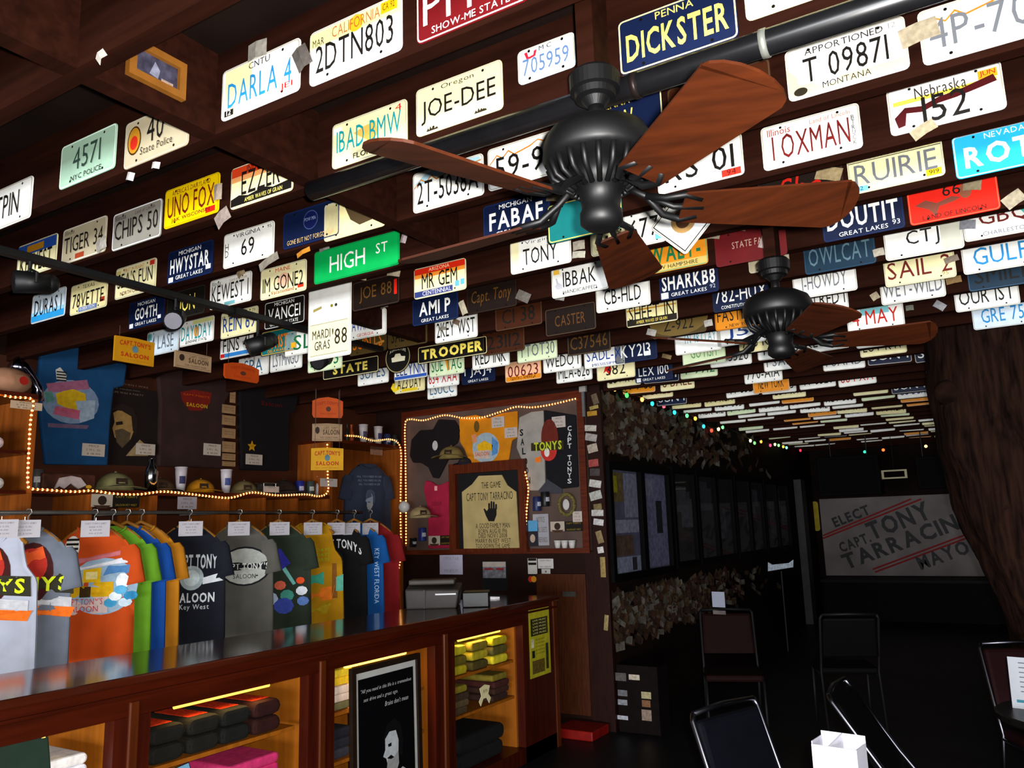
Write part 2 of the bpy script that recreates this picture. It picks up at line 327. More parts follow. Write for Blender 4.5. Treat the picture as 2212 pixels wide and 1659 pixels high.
P('LION', 402, 655, 'B', 'y', row=3, rim='#2a2a20', label='black license plate with olive yellow lettering behind a track light')
P('KEWEST 1', 498, 628, 'W', 'k', row=3, tw=.88, ext=[('t','Illinois',-.66,.7,.22,.14,'#2a241a'),('t','Land of Lincoln',.4,.7,.4,.1,'#a08060'),('s',-.25,-.92,.25,-.7,'#70b0b8')])
P('IM GONE2', 612, 605, 'K', 'k', top='MAINE', row=3, tc='r', tw=.88, ext=[('t','Vacationland',0,-.7,.5,.12,'#a03018'),('s',.65,-.75,.9,-.5,'#d83018'),('e',.05,.0,.28,.45,'#e8b898')])
P('REIN 69', 517, 697, 'K', 'n', row=4, tw=.86, ext=[('t','79',.8,.72,.08,.12,'#3a3630'),('t','19',-.82,.6,.08,.12,'#3a3630')])
P('VANCE1', 615, 675, 'B', 'w', top='MICHIGAN', bot='GREAT LAKE STATE', row=4, tw=.8, thh=.46, rim='#d0d0cc')
P('', 712, 686, 'W', 'k', row=4, w=.3, h=.43, ext=[('r',-.92,-.92,.92,-.1,'#f2ecc0'),('t','MARDI',-.35,-.38,.42,.11,'#2a241a'),('t','GRAS',-.3,-.66,.36,.11,'#2a241a'),('t',"'88",.5,-.5,.34,.2,'#2a241a'),('e',.12,.28,.06,.04,'#8a7a20'),('e',.32,.28,.06,.04,'#3a3620'),('p',[(-.75,.2),(-.35,.26),(-.35,.32),(-.75,.27)],'#a09450'),('r',-.86,-.13,.86,-.12,'#6a6450'),('r',-.86,-.9,.86,-.89,'#6a6450')], label="tall white plate reading MARDI GRAS '88 with a mask drawing above")
P('SAVANNAH', 790, 702, 'W', 'n', row=5, bot='GEORGIA', tc='r', tw=.8)
P('JOE 88', 812, 632, 'd', 'x', row=4, ext=[('s',.78,-.4,.9,.6,'#d01c0c')], rim='#3a2a20')
P('MR GEM', 950, 603, 'K', 'k', row=4, tw=.68, thh=.5, tz=.05, ext=[('r',-.97,.55,.97,.94,'#d82810'),('r',-.97,.3,.97,.55,'#f09030'),('r',-.97,-.92,.5,-.55,'#303c78'),('t','ARIZONA',0,.76,.4,.12,'#f8d0a0'),('t','CENTENNIAL',-.1,-.74,.55,.14,'#e0d8e0'),('s',.6,-.7,.75,-.35,'#60b0d0'),('s',.8,-.66,.94,-.3,'#60b0d0')])
P('AMI P', 940, 667, 'N', 'w', bot='GREAT LAKES', row=5, tw=.68, thh=.5, bold=.02, rim='#142850')
P('2KEY WST', 985, 708, 'W', 'k', row=6, tw=.9, thh=.6)
P('SALOON', 880, 722, 'b', 'k', row=6, tw=.8)
P('SUNTS', 795, 738, 'b', 'o', row=6, tw=.8)
P('DAY2DAY', 425, 716, 'W', 't', row=4, tw=.88, ext=[('e',0,0,.14,.45,'#f0a848'),('r',-.2,.6,.97,.9,'#e0e090'),('t','SUNSHINE STATE',0,-.72,.6,.11,'#3a3630')])
P('4 LASE', 352, 738, 'Z', 'g', row=4, ext=[('s',-.95,.3,-.7,.85,'#50b0b0')])
P('FINS 41', 511, 746, 'W', 'k', row=5, tw=.8, tz=.1, ext=[('r',-.7,-.88,.9,-.55,'#3080c8'),('s',-.95,-.88,-.7,-.55,'#d02020')])
P('OMST', 603, 737, 'T', 'o', row=5, rim='#e0a030', ext=[('s',.7,-.8,.95,-.35,'#f0b020'),('t','DELAWARE',-.1,-.74,.5,.12,'#e0a030')], bold=.02)
P('SL', 655, 738, 'W', 'G', row=5, tw=.5, thh=.6)
P('LSTMNGO', 618, 776, 'W', 'g', row=6, tw=.8)
P('SPA', 548, 790, 'W', 's', row=6, tw=.6, thh=.6)
P('BC53', 702, 776, 'P', 'G', row=6, tw=.8)
P('STATE', 757, 795, 'B', 'y', w=.52, h=.115, row=7, rim='#e8dca0', tw=.62, thh=.55, bold=.045, name='name_sign', label='long black sign with gold letters reading STATE', cat='sign', group='signs nailed to the ceiling joists', bolts=False)
P('TROOPER', 976, 757, 'B', 'y', w=.55, h=.115, row=7, rim='#e8dca0', tw=.88, thh=.6, bold=.045, name='name_sign', label='long black sign with gold letters reading TROOPER', cat='sign', group='signs nailed to the ceiling joists', bolts=False)
P('RED INK', 1060, 771, 'W', 'k', row=8, tw=.82, thh=.6)
P('SUPES', 806, 809, 'W', 's', row=8, tw=.8, tz=.2)
P('EELYNN', 887, 797, 'W', 'n', row=8, tw=.86, ext=[('r',-.97,-.9,.97,-.6,'#3058b0')])
P('AZ3 DAY', 885, 827, 'C', 'k', row=9, tw=.8, ext=[('r',-.5,-.85,.5,-.55,'#e0c020'),('p',[(-1.1,.2),(-1.25,-.3),(-1.05,-.8),(-.7,-.6),(-.6,-.2),(-.75,0),(-.85,-.35),(-1.0,-.3),(-.95,.1)],'#f0d020')])
P('SUE TAG', 965, 788, 'P', 'G', row=8, tw=.86, ext=[('p',[(-.1,.7),(.15,.5),(.2,-.5),(.05,-.6)],'#f09830')])
P('634 XAA', 957, 815, 'W', 'r', row=9, tw=.88)
P('LSUCC', 955, 840, 'W', 's', row=10, tw=.8)
P('1 JAJ4', 1033, 806, 'N', 'w', bot='GREAT LAKES', row=9, tw=.8, thh=.5, rim='#142038')
P('TTOT30', 1160, 755, 'P', 'g', row=8, tw=.88)
P('C37546', 1272, 738, 'd', 'x', row=8, tw=.86, rim='#5a4a30')
P('KY213', 1373, 757, 'N', 'w', row=9, tw=.7, rim='#142850', ext=[('s',.4,-.6,.7,-.2,'#e8e8ec')])
P('SADL-X', 1305, 769, 'W', 'n', row=9, tw=.86, bot='MISSISSIPPI', tc='n')
P('382', 1330, 797, 'K', 'k', row=10, tw=.5, ext=[('p',[(-.65,-.3),(-.5,.5),(-.3,.6),(-.2,.1),(-.3,-.6),(-.5,-.1)],'#c81c14')])
P('WEDO 1', 1214, 779, 'W', 'k', row=9, tw=.86)
P('MLA-626', 1240, 803, 'W', 'k', row=10, tw=.86, thh=.6)
P('00623', 1130, 800, 'O', 'm', row=9, tw=.84, ext=[('t','CENTRO AMERICA',0,-.7,.7,.13,'#5a2008'),('r',-.97,-.5,.97,.94,'#f0b890')])
P('23112', 1088, 737, 'o', 'k', row=7, tw=.8)
P('Capt. Tony', 1062, 640, 'd', 'x', row=5, tw=.8, rim='#2a1a12', shear=.2, label='dark brown plate with a dim gold script')
P('CI 38', 1120, 680, 'o', 'k', row=6, tw=.7)
P('', 1232, 690, 'd', 'y', row=6, ext=[('t','CASTER',0,0,.6,.4,'#5a3818')], label='almost black plate beside a small orange tag')
P('FABAF', 1115, 468, 'N', 'w', top='MICHIGAN', bot='GREAT LAKES', row=3, tw=.8, rim='#10224c', bold=.02, ext=[('t','92',.8,-.7,.09,.12,'#e8e8ec')])
P('', 1262, 468, 'T', 'w', row=3, w=.305, rim='#e8d060', ext=[('p',[(.1,.4),(.5,.2),(.5,.6)],'#e0b040')], label='teal plate with yellow rim under the near fan')
P('TONY', 1167, 545, 'W', 'k', top='Virginia', row=4, tw=.56, thh=.5, tc='g', ext=[('r',-.97,-.95,-.7,.95,'#f8f0c0')])
P('IBBAK', 1252, 602, 'W', 'k', bot='HANDICAPPED', row=5, tw=.58, thh=.5, ext=[('s',-.92,.55,-.7,.85,'#f0c040'),('p',[(-.8,.3),(-.75,0),(-.6,-.2),(-.62,-.45),(-.8,-.45),(-.9,-.2),(-.82,-.1),(-.84,.3)],'#b8b8c0')])
P('CB-HLD', 1345, 637, 'W', 'k', row=6, tw=.68, thh=.54)
P('J18', 1318, 522, 'K', 'k', row=4, w=.178, h=.102, tw=.7, label='cream plate mostly hidden by the lower fan blade')
P('677', 1392, 492, 'W', 'k', row=4, w=.18, tw=.7, ext=[('s',.5,-.8,.9,-.5,'#70c0d0')], label='white plate ending in 77 left of the diamond sign')
o = P('', 1478, 480, 'W', 'k', row=4, w=.2, h=.2, ext=[('r',-.9,-.9,.9,-.86,'#15120f'),('r',-.9,.86,.9,.9,'#15120f'),('r',-.9,-.9,-.86,.9,'#15120f'),('r',.86,-.9,.9,.9,'#15120f'),('e',0,0,.5,.5,'#b08850'),('e',0,0,.3,.3,'#4a2a10')], name='diamond_sign', label='white diamond shaped sign below the near fan bracket', cat='sign', group='signs nailed to the ceiling joists', bolts=False); o.rotation_euler = (0, math.radians(45), 0); o.location.y -= .01
P('WALT-', 1457, 548, 'O', 'G', bot='NEW HAMPSHIRE', row=5, tw=.8, thh=.55, tc='k', rim='#60a070', ext=[('s',.6,.6,.93,.9,'#d8d060'),('r',-.97,-.92,.97,-.5,'#c8b060')], bold=.02)
P('SHARKB8', 1487, 608, 'N', 'w', bot='GREAT LAKES', row=6, tw=.9, thh=.54, bold=.02, rim='#10224c', ext=[('s',-.95,-.92,-.7,-.5,'#e8e8ec'),('t','92',.8,-.6,.09,.13,'#b0b8c8')])
P('SHEET IN', 1407, 672, 'C', 'k', row=7, tw=.88, ext=[('r',-.97,-.92,.97,-.45,'#201a10'),('t','AMBER WAVES OF GRAIN',0,-.7,.6,.12,'#e8d060'),('r',-.97,.2,.97,.3,'#c89020')])
o = P('Z-922', 1465, 690, 'b', 'k', row=8, w=.34, h=.2, tw=.55, thh=.35, tz=-.3, name='round_tag', label='dull brown round plate reading Z-922', ext=[('e',0,0,1.1,1.0,'#6a5528')], bolts=False)
P('782-HUX', 1600, 637, 'N', 'w', row=7, tw=.9, thh=.5, bot='CONSTITUTION STATE', rim='#182030')
P('FASTFRED', 1600, 680, 'O', 'k', bot='NEW YORK', row=8, tw=.9, thh=.5, rim='#b06808')
P('She', 1728, 405, 'd', 'r', row=4, tw=.5, thh=.6, shear=.2, rim='#3a1a14', label='dark plate with red script lettering left of the RUIRIE plate')
P('DOUTIT', 1862, 470, 'N', 'w', bot='GREAT LAKES', row=5, tw=.88, thh=.55, bold=.02, rim='#10224c', ext=[('t','93',.8,-.6,.09,.13,'#e8e8ec')])
P('66', 2057, 430, 'R', 'k', row=5, tw=.2, tz=.5, thh=.3, bot='LAND OF LINCOLN', rim='#ff6040', ext=[('p',[(-.85,.0),(-.6,.2),(-.35,-.05),(0,.15),(.2,.0),(.0,-.15),(-.3,-.25),(-.4,-.75),(-.55,-.3)],'#7a4030'),('e',.3,.3,.14,.4,'#8a5038')])
P('CTJ', 1993, 514, 'W', 'k', row=6, tw=.42, thh=.54, ext=[('r',.45,-.85,.95,.85,'#c8c8b8')])
P('GBQ', 2170, 470, 'W', 'm', bot='CHARLESTON', row=6, tw=.6, tc='g', ext=[('p',[(.2,.9),(.5,.9),(.7,-.2),(.55,-.3)],'#40c0b0')])
P('OWLCAT', 1812, 547, 'S', 'v', row=6, tw=.86, rim='#1c3c54')
P('SAIL 2', 1985, 577, 'K', 'm', row=7, tw=.9, thh=.56, ext=[('t','95',.7,-.66,.09,.12,'#a09050')])
P('GULF', 2160, 547, 'W', 'b', row=7, tw=.7, thh=.55)
P('I-HOWDY', 1780, 606, 'W', 'g', row=7, tw=.7, thh=.5)
P('WET-WILD', 1970, 620, 'W', 'g', row=8, tw=.92, thh=.55)
P('SMILE', 2165, 588, 'S', 'k', row=8, tw=.8, rim='#30506a')
P('RON RED 1', 1768, 648, 'W', 'k', row=8, tw=.9, thh=.5)
P('23', 1660, 560, 't', 'k', row=6, w=.19, h=.11, tw=.4, tz=-.35, thh=.3, ext=[('t','CITY OF RICHMOND',0,.35,.8,.16,'#3a2a14')], label='small tan tag reading 23 right of the green plate')
P('', 1620, 528, 'M', 'w', row=5, ext=[('t','STATE FAIR',0,.1,.5,.2,'#b09080')], rim='#5a1414', label='dark maroon plate above the small tan tag')
P('OUR 1ST', 2130, 637, 'W', 'k', row=9, tw=.85)
P('4 MAY', 1890, 684, 'W', 'r', row=9, tw=.8, ext=[('r',-.5,.2,.5,.7,'#80c8d0')])
P('GRE 75', 2165, 678, 'Z', 'b', row=10, tw=.7, label='bluish white plate at the right edge above the tree trunk')
P('', 1507, 737, 'W', 'k', row=9, ext=[('t','TN 48 CLAY',.1,.3,.7,.4,'#50a0b8')], label='white plate with turquoise lettering left of the far fan')
P('', 1520, 765, 'P', 'k', row=10, ext=[('t','GO FISH',0,.2,.6,.5,'#60a060')], label='pale green plate below a white one left of the far fan')
P('J51', 1600, 718, 'W', 'n', row=9, tw=.6)
P('LEX 100', 1412, 803, 'N', 'w', bot='GREAT LAKES', row=11, tw=.8, rim='#142850', ext=[('s',-.93,-.92,-.7,-.5,'#e8e8ec')])
P('770-AIA', 1648, 806, 'W', 'k', row=13, tw=.86)
P('NEW YORK', 1665, 828, 'O', 'k', row=14, tw=.7, label='orange plate low in the far rows reading NEW YORK')
# agriculture emblem
e = thing('round_emblem', 'black round emblem with a white tank picture between the two gold lettered signs', 'sign', at(860, 772, y=4.176), group='signs nailed to the ceiling joists')
MB().prism([(.11*math.cos(i*math.pi/14), .11*math.sin(i*math.pi/14)) for i in range(28)][::-1], -.003, 0).obj('disc', mat('#15120f', .5, noise_amt=.1), e)
mb = MB(); n = 28
mb.add([(r*math.cos(2*math.pi*i/n), -.0045, r*math.sin(2*math.pi*i/n)) for r in (.106, .1) for i in range(n)], [(i, i+n, (i+1)%n+n, (i+1)%n) for i in range(n)])
mb.obj('ring', mat('#a89868', .5, noise_amt=0), e)
MB().poly([(-.05,-.03),(.06,-.03),(.065,0),(.03,.005),(.02,.025),(-.02,.025),(-.03,.005),(-.055,0)], -.0045).obj('picture', mat('#e0d8b8', .5, noise_amt=0), e)
txt('AGRICULTURE', .14, .022, '#e8e0c8', e, 0, .06, -.0045, arc=.02)
# far rows: plates whose numbers cannot be read
def ordinal(n): return '%d%s' % (n, 'th' if 10 <= n % 100 <= 20 else {1: 'st', 2: 'nd', 3: 'rd'}.get(n % 10, 'th'))
rnd = random.Random(21)
used = {}
for o in [o for o in COL.objects if o.get('category') == 'license plate']:
    used.setdefault(round((o.location.y-1.376)/.4), []).append(o.location.x)
protos = []
for bg, fg, s in (('W','k','ABK 812'),('W','k','4T 5520'),('K','k','LUV KW'),('W','n','GO 2 BAR'),('C','k','770 KLM'),('W','g','1 SAND'),('O','k','N Y 55'),('N','w','SUN 1'),('W','r','66 PXA'),('P','G','T 9912'),('K','m','8 BALL'),('W','k','KEY 305')):
    protos.append((bg, fg, text_mb(s, .26, .075).mesh('number_lettering', mat(FC[fg], .55, noise_amt=0))))
for k in range(8, 31):
    x = -4.6 if k < 12 else -2.62
    if k < 9: x = -1.4
    nth = 0
    while x < .15:
        xx = x+rnd.uniform(-.015, .015)
        lo = -2.6 if k < 12 else -9
        ok = xx > lo and all(abs(xx-u) > .33 for u in used.get(k, [])) and rnd.random() < (.74 if k > 12 else .72)
        if ok and NPL[0] < 292:
            nth += 1
            bg, fg, lm = protos[rnd.choice([0,0,1,1,2,2,3,4,4,5,5,6,7,8,9,10,11,11])]
            o = link('license_plate', body_mesh(.305, .152, bg)); o.location = (xx, 1.376+.4*k, 2.797+rnd.uniform(-.012, .012)); o.rotation_euler = (0, rnd.uniform(-.03, .03), 0)
            link('rim', rim_mesh(.305, .152, '#b8b4a4'), o)
            q = link('number_lettering', lm, o); q.location = (0, -.005, -.005)
            tag(o, 'small %s unreadable plate, %s such from left in the %s joist row' % (PN[bg], ordinal(nth), ordinal(k+1)), 'license plate', 'unreadable license plates in the far ceiling rows'); NPL[0] += 1
        x += .335
print('plates', NPL[0])

# ---------------------------------------------------------------- ceiling fans
BLK = mat('#060607', .5, noise_amt=.15, spec=.35)
BLADE = mat('#3a1604', .55, noise_amt=.35, scale=5, kind='wood_x')
def fan(x, y, zb, R, ph, label, rib=22):
    f = thing('ceiling_fan', label, 'ceiling fan', (x, y, zb), group='ceiling fans')
    ct_ = .345
    MB().box(x-.022, x+.022, y-.045, y+.045, zb+ct_+.001, 2.96).obj('mounting_block', JOI, cl)
    MB().lathe([(.02,ct_-.088),(.034,ct_-.07),(.048,ct_-.066),(.05,ct_-.05),(.06,ct_-.047),(.061,ct_-.01),(.052,ct_)], n=32).obj('canopy', BLK, f)
    MB().cyl((0,0,.2), (0,0,ct_-.08), .016).obj('downrod', BLK, f, True)
    MB().lathe([(.03,.225),(.04,.215),(.085,.205),(.118,.185),(.13,.16),(.132,.125),(.122,.112)], n=32).obj('motor_housing', BLK, f, True)
    vent = MB()
    for i in range(rib):
        a = 2*math.pi*i/rib; c, s = math.cos(a), math.sin(a)
        vent.tube([(.122*c,.122*s,.112), (.108*c,.108*s,.075), (.06*c,.06*s,.045)], .007, 6)
    o = vent.obj('vent_ribs', BLK, f, True); o['kind'] = 'stuff'
    MB().lathe([(.075,.11),(.07,.05),(.05,.045),(.045,.0),(.05,-.01),(.05,-.035),(.035,-.048),(.02,-.05)], n=24).obj('switch_housing', BLK, f, True)
    for k in range(5):
        a = math.radians(ph+72*k)
        M = Matrix.Rotation(a, 4, 'Z') @ Matrix.Rotation(math.radians(-16), 4, 'X')
        br = MB()
        br.tube([(.07,0,.06),(.11,0,.035),(.15,.03,.005),(.19,.045,.002),(.23,.03,.002)], .009, 6)
        br.tube([(.11,0,.035),(.15,-.03,.005),(.19,-.045,.002),(.23,-.03,.002)], .009, 6)
        br.tube([(.12,0,.03),(.17,0,.004),(.24,0,.002)], .008, 6)
        br.xf(M).obj('blade_bracket', BLK, f, True)
        L = R-.19; pts = [(.19,-.048),(.19,.048)]
        pts = [(.19,-.052)]+[(.19+L*.9, -.084)]
        for i in range(9):
            t = -math.pi/2+math.pi*i/8; pts.append((R-.05+.05*math.cos(t), .084*math.sin(t)))
        pts += [(.19, .052)]
        bl = MB().prism([(p[0], p[1]) for p in pts], -.003, .003)
        bl.v = [(vx, vz, vy) for vx, vy, vz in bl.v]; bl.f = [q[::-1] for q in bl.f]
        bl.xf(M).obj('blade', BLADE, f)
fan(-.722, 1.632, 2.323, .60, 248.5, 'black ceiling fan with five reddish brown blades close to the camera')
fan(-.665, 3.14, 2.262, .55, 15, 'black ceiling fan with dark red blades further back near the tree trunk')
# black pipe below the joists with a clamp
pp = thing('ceiling_pipe', 'black pipe with pale clamps running under the joists behind the fan', 'pipe', (0, 1.745, 2.672))
MB().cyl((-1.77,0,0), (1.6,0,0), .031, n=20).obj('pipe', mat('#101012', .3, noise_amt=.2, spec=.5), pp, True)
for x in (-.345, -.66):
    MB().cyl((x-.008,0,0), (x+.008,0,0), .0335, n=20).obj('clamp', mat('#8a8c84' if x > -.5 else '#241c1a', .4, .5, noise_amt=.1), pp, True)
# track lighting
tk = thing('light_track', 'black lighting track running from the left edge towards the display board', 'track light', (-3.16, 0, 2.696))
MB().box(-.02,.02, 1.25, 3.72, -.015,.015).obj('rail', BLK, tk, bevel=.003)
for y in (1.4, 2.6): MB().box(-.03,.03,y,y+.06,-.02,.014).obj('feed_box', BLK, tk)
for i, (px, py, d) in enumerate(((62, 610, (-.3,-.9,-.1)), (378, 690, (.6,-.6,-.35)), (556, 745, (-.5,-.7,-.4)), (694, 778, (.3,-.85,-.4)))):
    hd = thing('track_light', ['black cylinder track light at the left edge beside the cream plate', 'black track light head with pale lens in front of the 4 LASE plate', 'round black track light head beside the FINS plate', 'black track light head under the MARDI GRAS plate'][i], 'track light', at(px, py, x=-3.16), group='heads on the lighting track')
    dv = Vector(d).normalized()
    MB().cyl((0,0,0), (0,0,2.69-hd.location.z), .007).obj('stem', BLK, hd)
    mb = MB().cyl(-dv*.07, dv*.05, .04, .046, 16); mb.ball(-dv*.07, .04, 16, 6); mb.obj('shade', BLK, hd, True)
    MB().cyl(dv*.04, dv*.052, .038, n=16).obj('lens', mat('#6a6870' if i == 1 else '#1c1a1c', .3, noise_amt=.1), hd)
    MB().tube([(0,0,.055),(.055,0,.03),(.055,0,-.01)], .006, 6).obj('yoke', BLK, hd)
# small framed picture on the blocking board
fr = thing('picture_frame', 'small wooden picture frame with a dark photo on the ceiling blocking', 'picture frame', at(335, 152, x=-1.772), math.pi/2)
wf, hf = .165, .105
for x0,x1,z0,z1 in ((-wf/2,-wf/2+.02,-hf/2,hf/2),(wf/2-.02,wf/2,-hf/2,hf/2),(-wf/2+.02,wf/2-.02,hf/2-.02,hf/2),(-wf/2+.02,wf/2-.02,-hf/2,-hf/2+.02)):
    MB().box(x0,x1,-.018,0,z0,z1).obj('frame_bar', mat('#7a4c18', .5, noise_amt=.2), fr)
MB().rect(-wf/2+.02,-hf/2+.02,wf/2-.02,hf/2-.02,-.006).obj('photo', mat('#3a3848', .3, noise_amt=.6, scale=40), fr)
MB().poly([(-.02,-.02),(-.005,.02),(.01,.0),(.005,-.025)],-.007).obj('figure', mat('#7a7c90', .4, noise_amt=.3, scale=60), fr)
MB().rect(.015,-.032,.05,-.018,-.007).obj('caption', mat('#9a8478', .4, noise_amt=.3, scale=90), fr)
# loose paper notes tacked among the plates
notes = [(555,108,.07,.05,0,'#8a867e'),(652,125,.05,.07,25,'#5a5450'),(218,122,.03,.03,40,'#a8a098'),(336,357,.035,.02,-15,'#b8b4ac'),(281,381,.035,.025,-20,'#b0aca4'),(480,470,.07,.055,30,'#8a7c74'),(218,528,.06,.05,15,'#9a948c'),(470,415,.04,.06,0,'#a09080'),
 (580,565,.11,.035,20,'#7c7468'),(655,545,.07,.02,15,'#b07020'),(700,535,.06,.03,10,'#8a8684'),(520,590,.05,.04,30,'#a08a68'),(872,515,.03,.04,-20,'#a8989c'),(780,600,.07,.025,-12,'#a89a78'),(850,590,.08,.03,-15,'#a89c84'),(830,662,.05,.02,10,'#6c645c'),
 (905,700,.09,.02,8,'#9a9488'),(1000,665,.035,.08,20,'#a8a088'),(985,695,.05,.03,-30,'#7a6450'),(1250,530,.055,.04,0,'#9c9484'),(1250,550,.06,.03,-8,'#aaa696'),(1210,640,.055,.045,-15,'#bab8b0'),(1195,428,.06,.025,-15,'#8a7c60'),(1130,640,.08,.05,-30,'#5a544e'),
 (1540,510,.06,.025,-12,'#8c7c6c'),(1600,490,.05,.03,-25,'#8a6858'),(1407,718,.06,.04,-20,'#a09c94'),(1530,698,.05,.04,5,'#b0aca4'),(1270,700,.05,.04,10,'#b07818'),(1655,520,.05,.07,-25,'#a89490'),(1790,375,.09,.05,-20,'#9a8864'),(1808,420,.08,.045,0,'#8a7e68'),
 (1985,70,.09,.055,8,'#a89c84'),(1995,280,.07,.035,25,'#a09478'),(2090,485,.06,.04,-8,'#84868e'),(2050,470,.08,.02,10,'#8a7a58'),(1898,545,.045,.035,5,'#a8a090'),(2055,560,.06,.03,12,'#8a7a6c'),(2060,605,.07,.035,5,'#94764c'),(1890,640,.04,.04,25,'#a89a80'),(2030,660,.06,.04,-40,'#8c8c90'),(2190,430,.07,.05,30,'#a89c84'),(2100,400,.06,.04,-10,'#94886c'),(1965,665,.04,.03,0,'#6a6c60'),(2180,740,.06,.05,20,'#b09890'),(2140,735,.07,.035,5,'#8a7060'),(820,740,.07,.015,10,'#b07a30'),(955,710,.05,.02,0,'#8a8478'),(1440,770,.07,.03,-20,'#8a7450'),(1420,785,.04,.03,30,'#6c645c')]
cols = {}
for i, (px, py, ww, hh, tl, c) in enumerate(notes):
    y = row_y(px, py); p = at(px, py, y=y-.012-.0015*(i % 4))
    o = link('paper_note', MB().add([(-ww/2,0,-hh/2),(0,-.006,-hh/2),(ww/2,.002,-hh/2),(ww/2,.002,hh/2),(0,-.004,hh/2),(-ww/2,0,hh/2)], [(0,1,4,5),(1,2,3,4)]).mesh('paper_note', mat(c, .8, noise_amt=.25, scale=60)))
    sm = o.modifiers.new('thickness', 'SOLIDIFY'); sm.thickness = .001
    o.location = p; o.rotation_euler = (0, math.radians(-tl), 0)
    k = round((y-1.38)/.4); cols.setdefault(k, []).append(o)
for k, L in cols.items():
    L.sort(key=lambda o: o.location.x)
    for i, o in enumerate(L):
        tag(o, 'scrap of paper among the plates, %s from left in the %s joist row' % (ordinal(i+1), ordinal(k+1)), 'paper note', 'paper scraps tucked among the plates')

# ---------------------------------------------------------------- shop counter
CX, CT = -3.0, 1.07
ct = thing('display_counter', 'long reddish wooden shop counter with open lit display bays', 'counter', (CX, 0, 0))
TOPM = mat('#3a1408', .12, noise_amt=.3, scale=3, kind='wood_y', spec=.6)
MB().box(-.58, .02, .6, 5.58, 1.035, CT).obj('countertop', TOPM, ct, bevel=.008)
MB().box(-.03, 0, .6, 5.55, .915, 1.034).obj('apron', WOODY, ct)
MB().box(-.005, .012, .6, 5.56, .985, 1.0).obj('molding', WOODY, ct, bevel=.004)
posts = [(1.975, 2.13), (2.99, 3.17), (4.02, 4.22)]
for a, b in posts:
    MB().box(-.06, 0, a, b, 0, .914).obj('post', REDW, ct)
    MB().box(-.04, .012, (a+b)/2-.02, (a+b)/2+.02, 0, .97).obj('pilaster', WOOD, ct, bevel=.005)
MB().box(-.06, 0, 5.05, 5.5, 0, .914).obj('end_panel', REDW, ct)
MB().box(-.58, .008, 5.5, 5.55, 0, 1.034).obj('corner_post', WOOD, ct)
MB().box(-.58, -.55, .6, 5.5, 0, 1.034).obj('back_panel', PINE, ct)
MB().box(-.55, 0, .6, 5.5, 0, .1).obj('plinth', REDW, ct)
for y in (2.05, 3.08, 4.12, 5.06):
    MB().box(-.55, -.06, y-.03, y+.03, .1, .914).obj('partition', PINE, ct)
bays = [(.9, 1.975), (2.13, 2.99), (3.17, 4.02), (4.22, 5.05)]
for i, (a, b) in enumerate(bays):
    for z in (.68, .44):
        MB().box(-.55, -.07, a+.05, b-.02, z-.018, z).obj('shelf', PINE, ct)
    t = thing('display_light', 'warm light tube under the counter top in the %s display bay' % ('leftmost', 'second', 'third', 'rightmost')[i], 'light', (CX-.09, (a+b)/2, .892), group='light tubes inside the counter')
    MB().cyl((0,-(b-a)*.3,0), (0,(b-a)*.3,0), .009).obj('tube', mat('#ffc050', .4, noise_amt=0, emit=(2, 1.5, 4, 2)[i]), t)
    MB().box(-.02,.02,-(b-a)*.32,(b-a)*.32,.01,.02).obj('fitting', BLK, t)
    l = lamp('display_lamp', 'AREA', (CX-.1, (a+b)/2, .875), (.9, .8, 2.6, 1.3)[i], (1, .62, .2), shape='RECTANGLE', size=.03, size_y=(b-a)*.6)
    l.rotation_euler = (0, math.radians(-25), 0)
def folded(x, y, z, sx, sy, h, col, label, n=1, group='folded shirts in the counter', rz=0, stripe=None):
    """one folded garment: softly rounded slab, its doubled edge showing"""
    o = thing('folded_shirt', label, 'folded shirt', (x, y, z), rz, group)
    mb = MB(); pr = rr(sy, h, h*.45, 4)
    mb.prism(pr, -sx/2, sx/2); mb.v = [(vy, vx, vz+h/2) for vx, vy, vz in mb.v]; mb.f = [q[::-1] for q in mb.f]
    mb.obj('cloth', mat(col, .85, noise_amt=.2, scale=30), o, bevel=h*.25)
    mb = MB(); pr = rr(sy*.94, h*.3, h*.14, 3)
    mb.prism(pr, -sx*.5, sx*.47); mb.v = [(vy+.008, vx, vz+h*.5) for vx, vy, vz in mb.v]; mb.f = [q[::-1] for q in mb.f]
    mb.obj('fold', mat(col, .9, noise_amt=.3, scale=30), o)
    if stripe: MB().box(-sx*.3, sx*.35, -sy*.3, sy*.3, h-.001, h+.002).obj('print', mat(stripe, .7, noise_amt=.5, scale=70), o)
    return o
def stack(x, y, z, sx, sy, h, cols, what):
    z += .003
    for i, (c, cn) in enumerate(cols):
        folded(x+.006*((i*7) % 3-1), y+.005*((i*5) % 3-1), z, sx, sy, h, c, '%s folded shirt, %s from stack bottom, %s' % (cn, ordinal(i+1), what)); z += h+.001
# bay 1: green garment and a white stack
stack(CX-.26, 1.82, .68, .34, .22, .04, [('#e0e0e8','white'),('#dcdce4','white'),('#e6e0dc','off white')], 'in the leftmost bay')
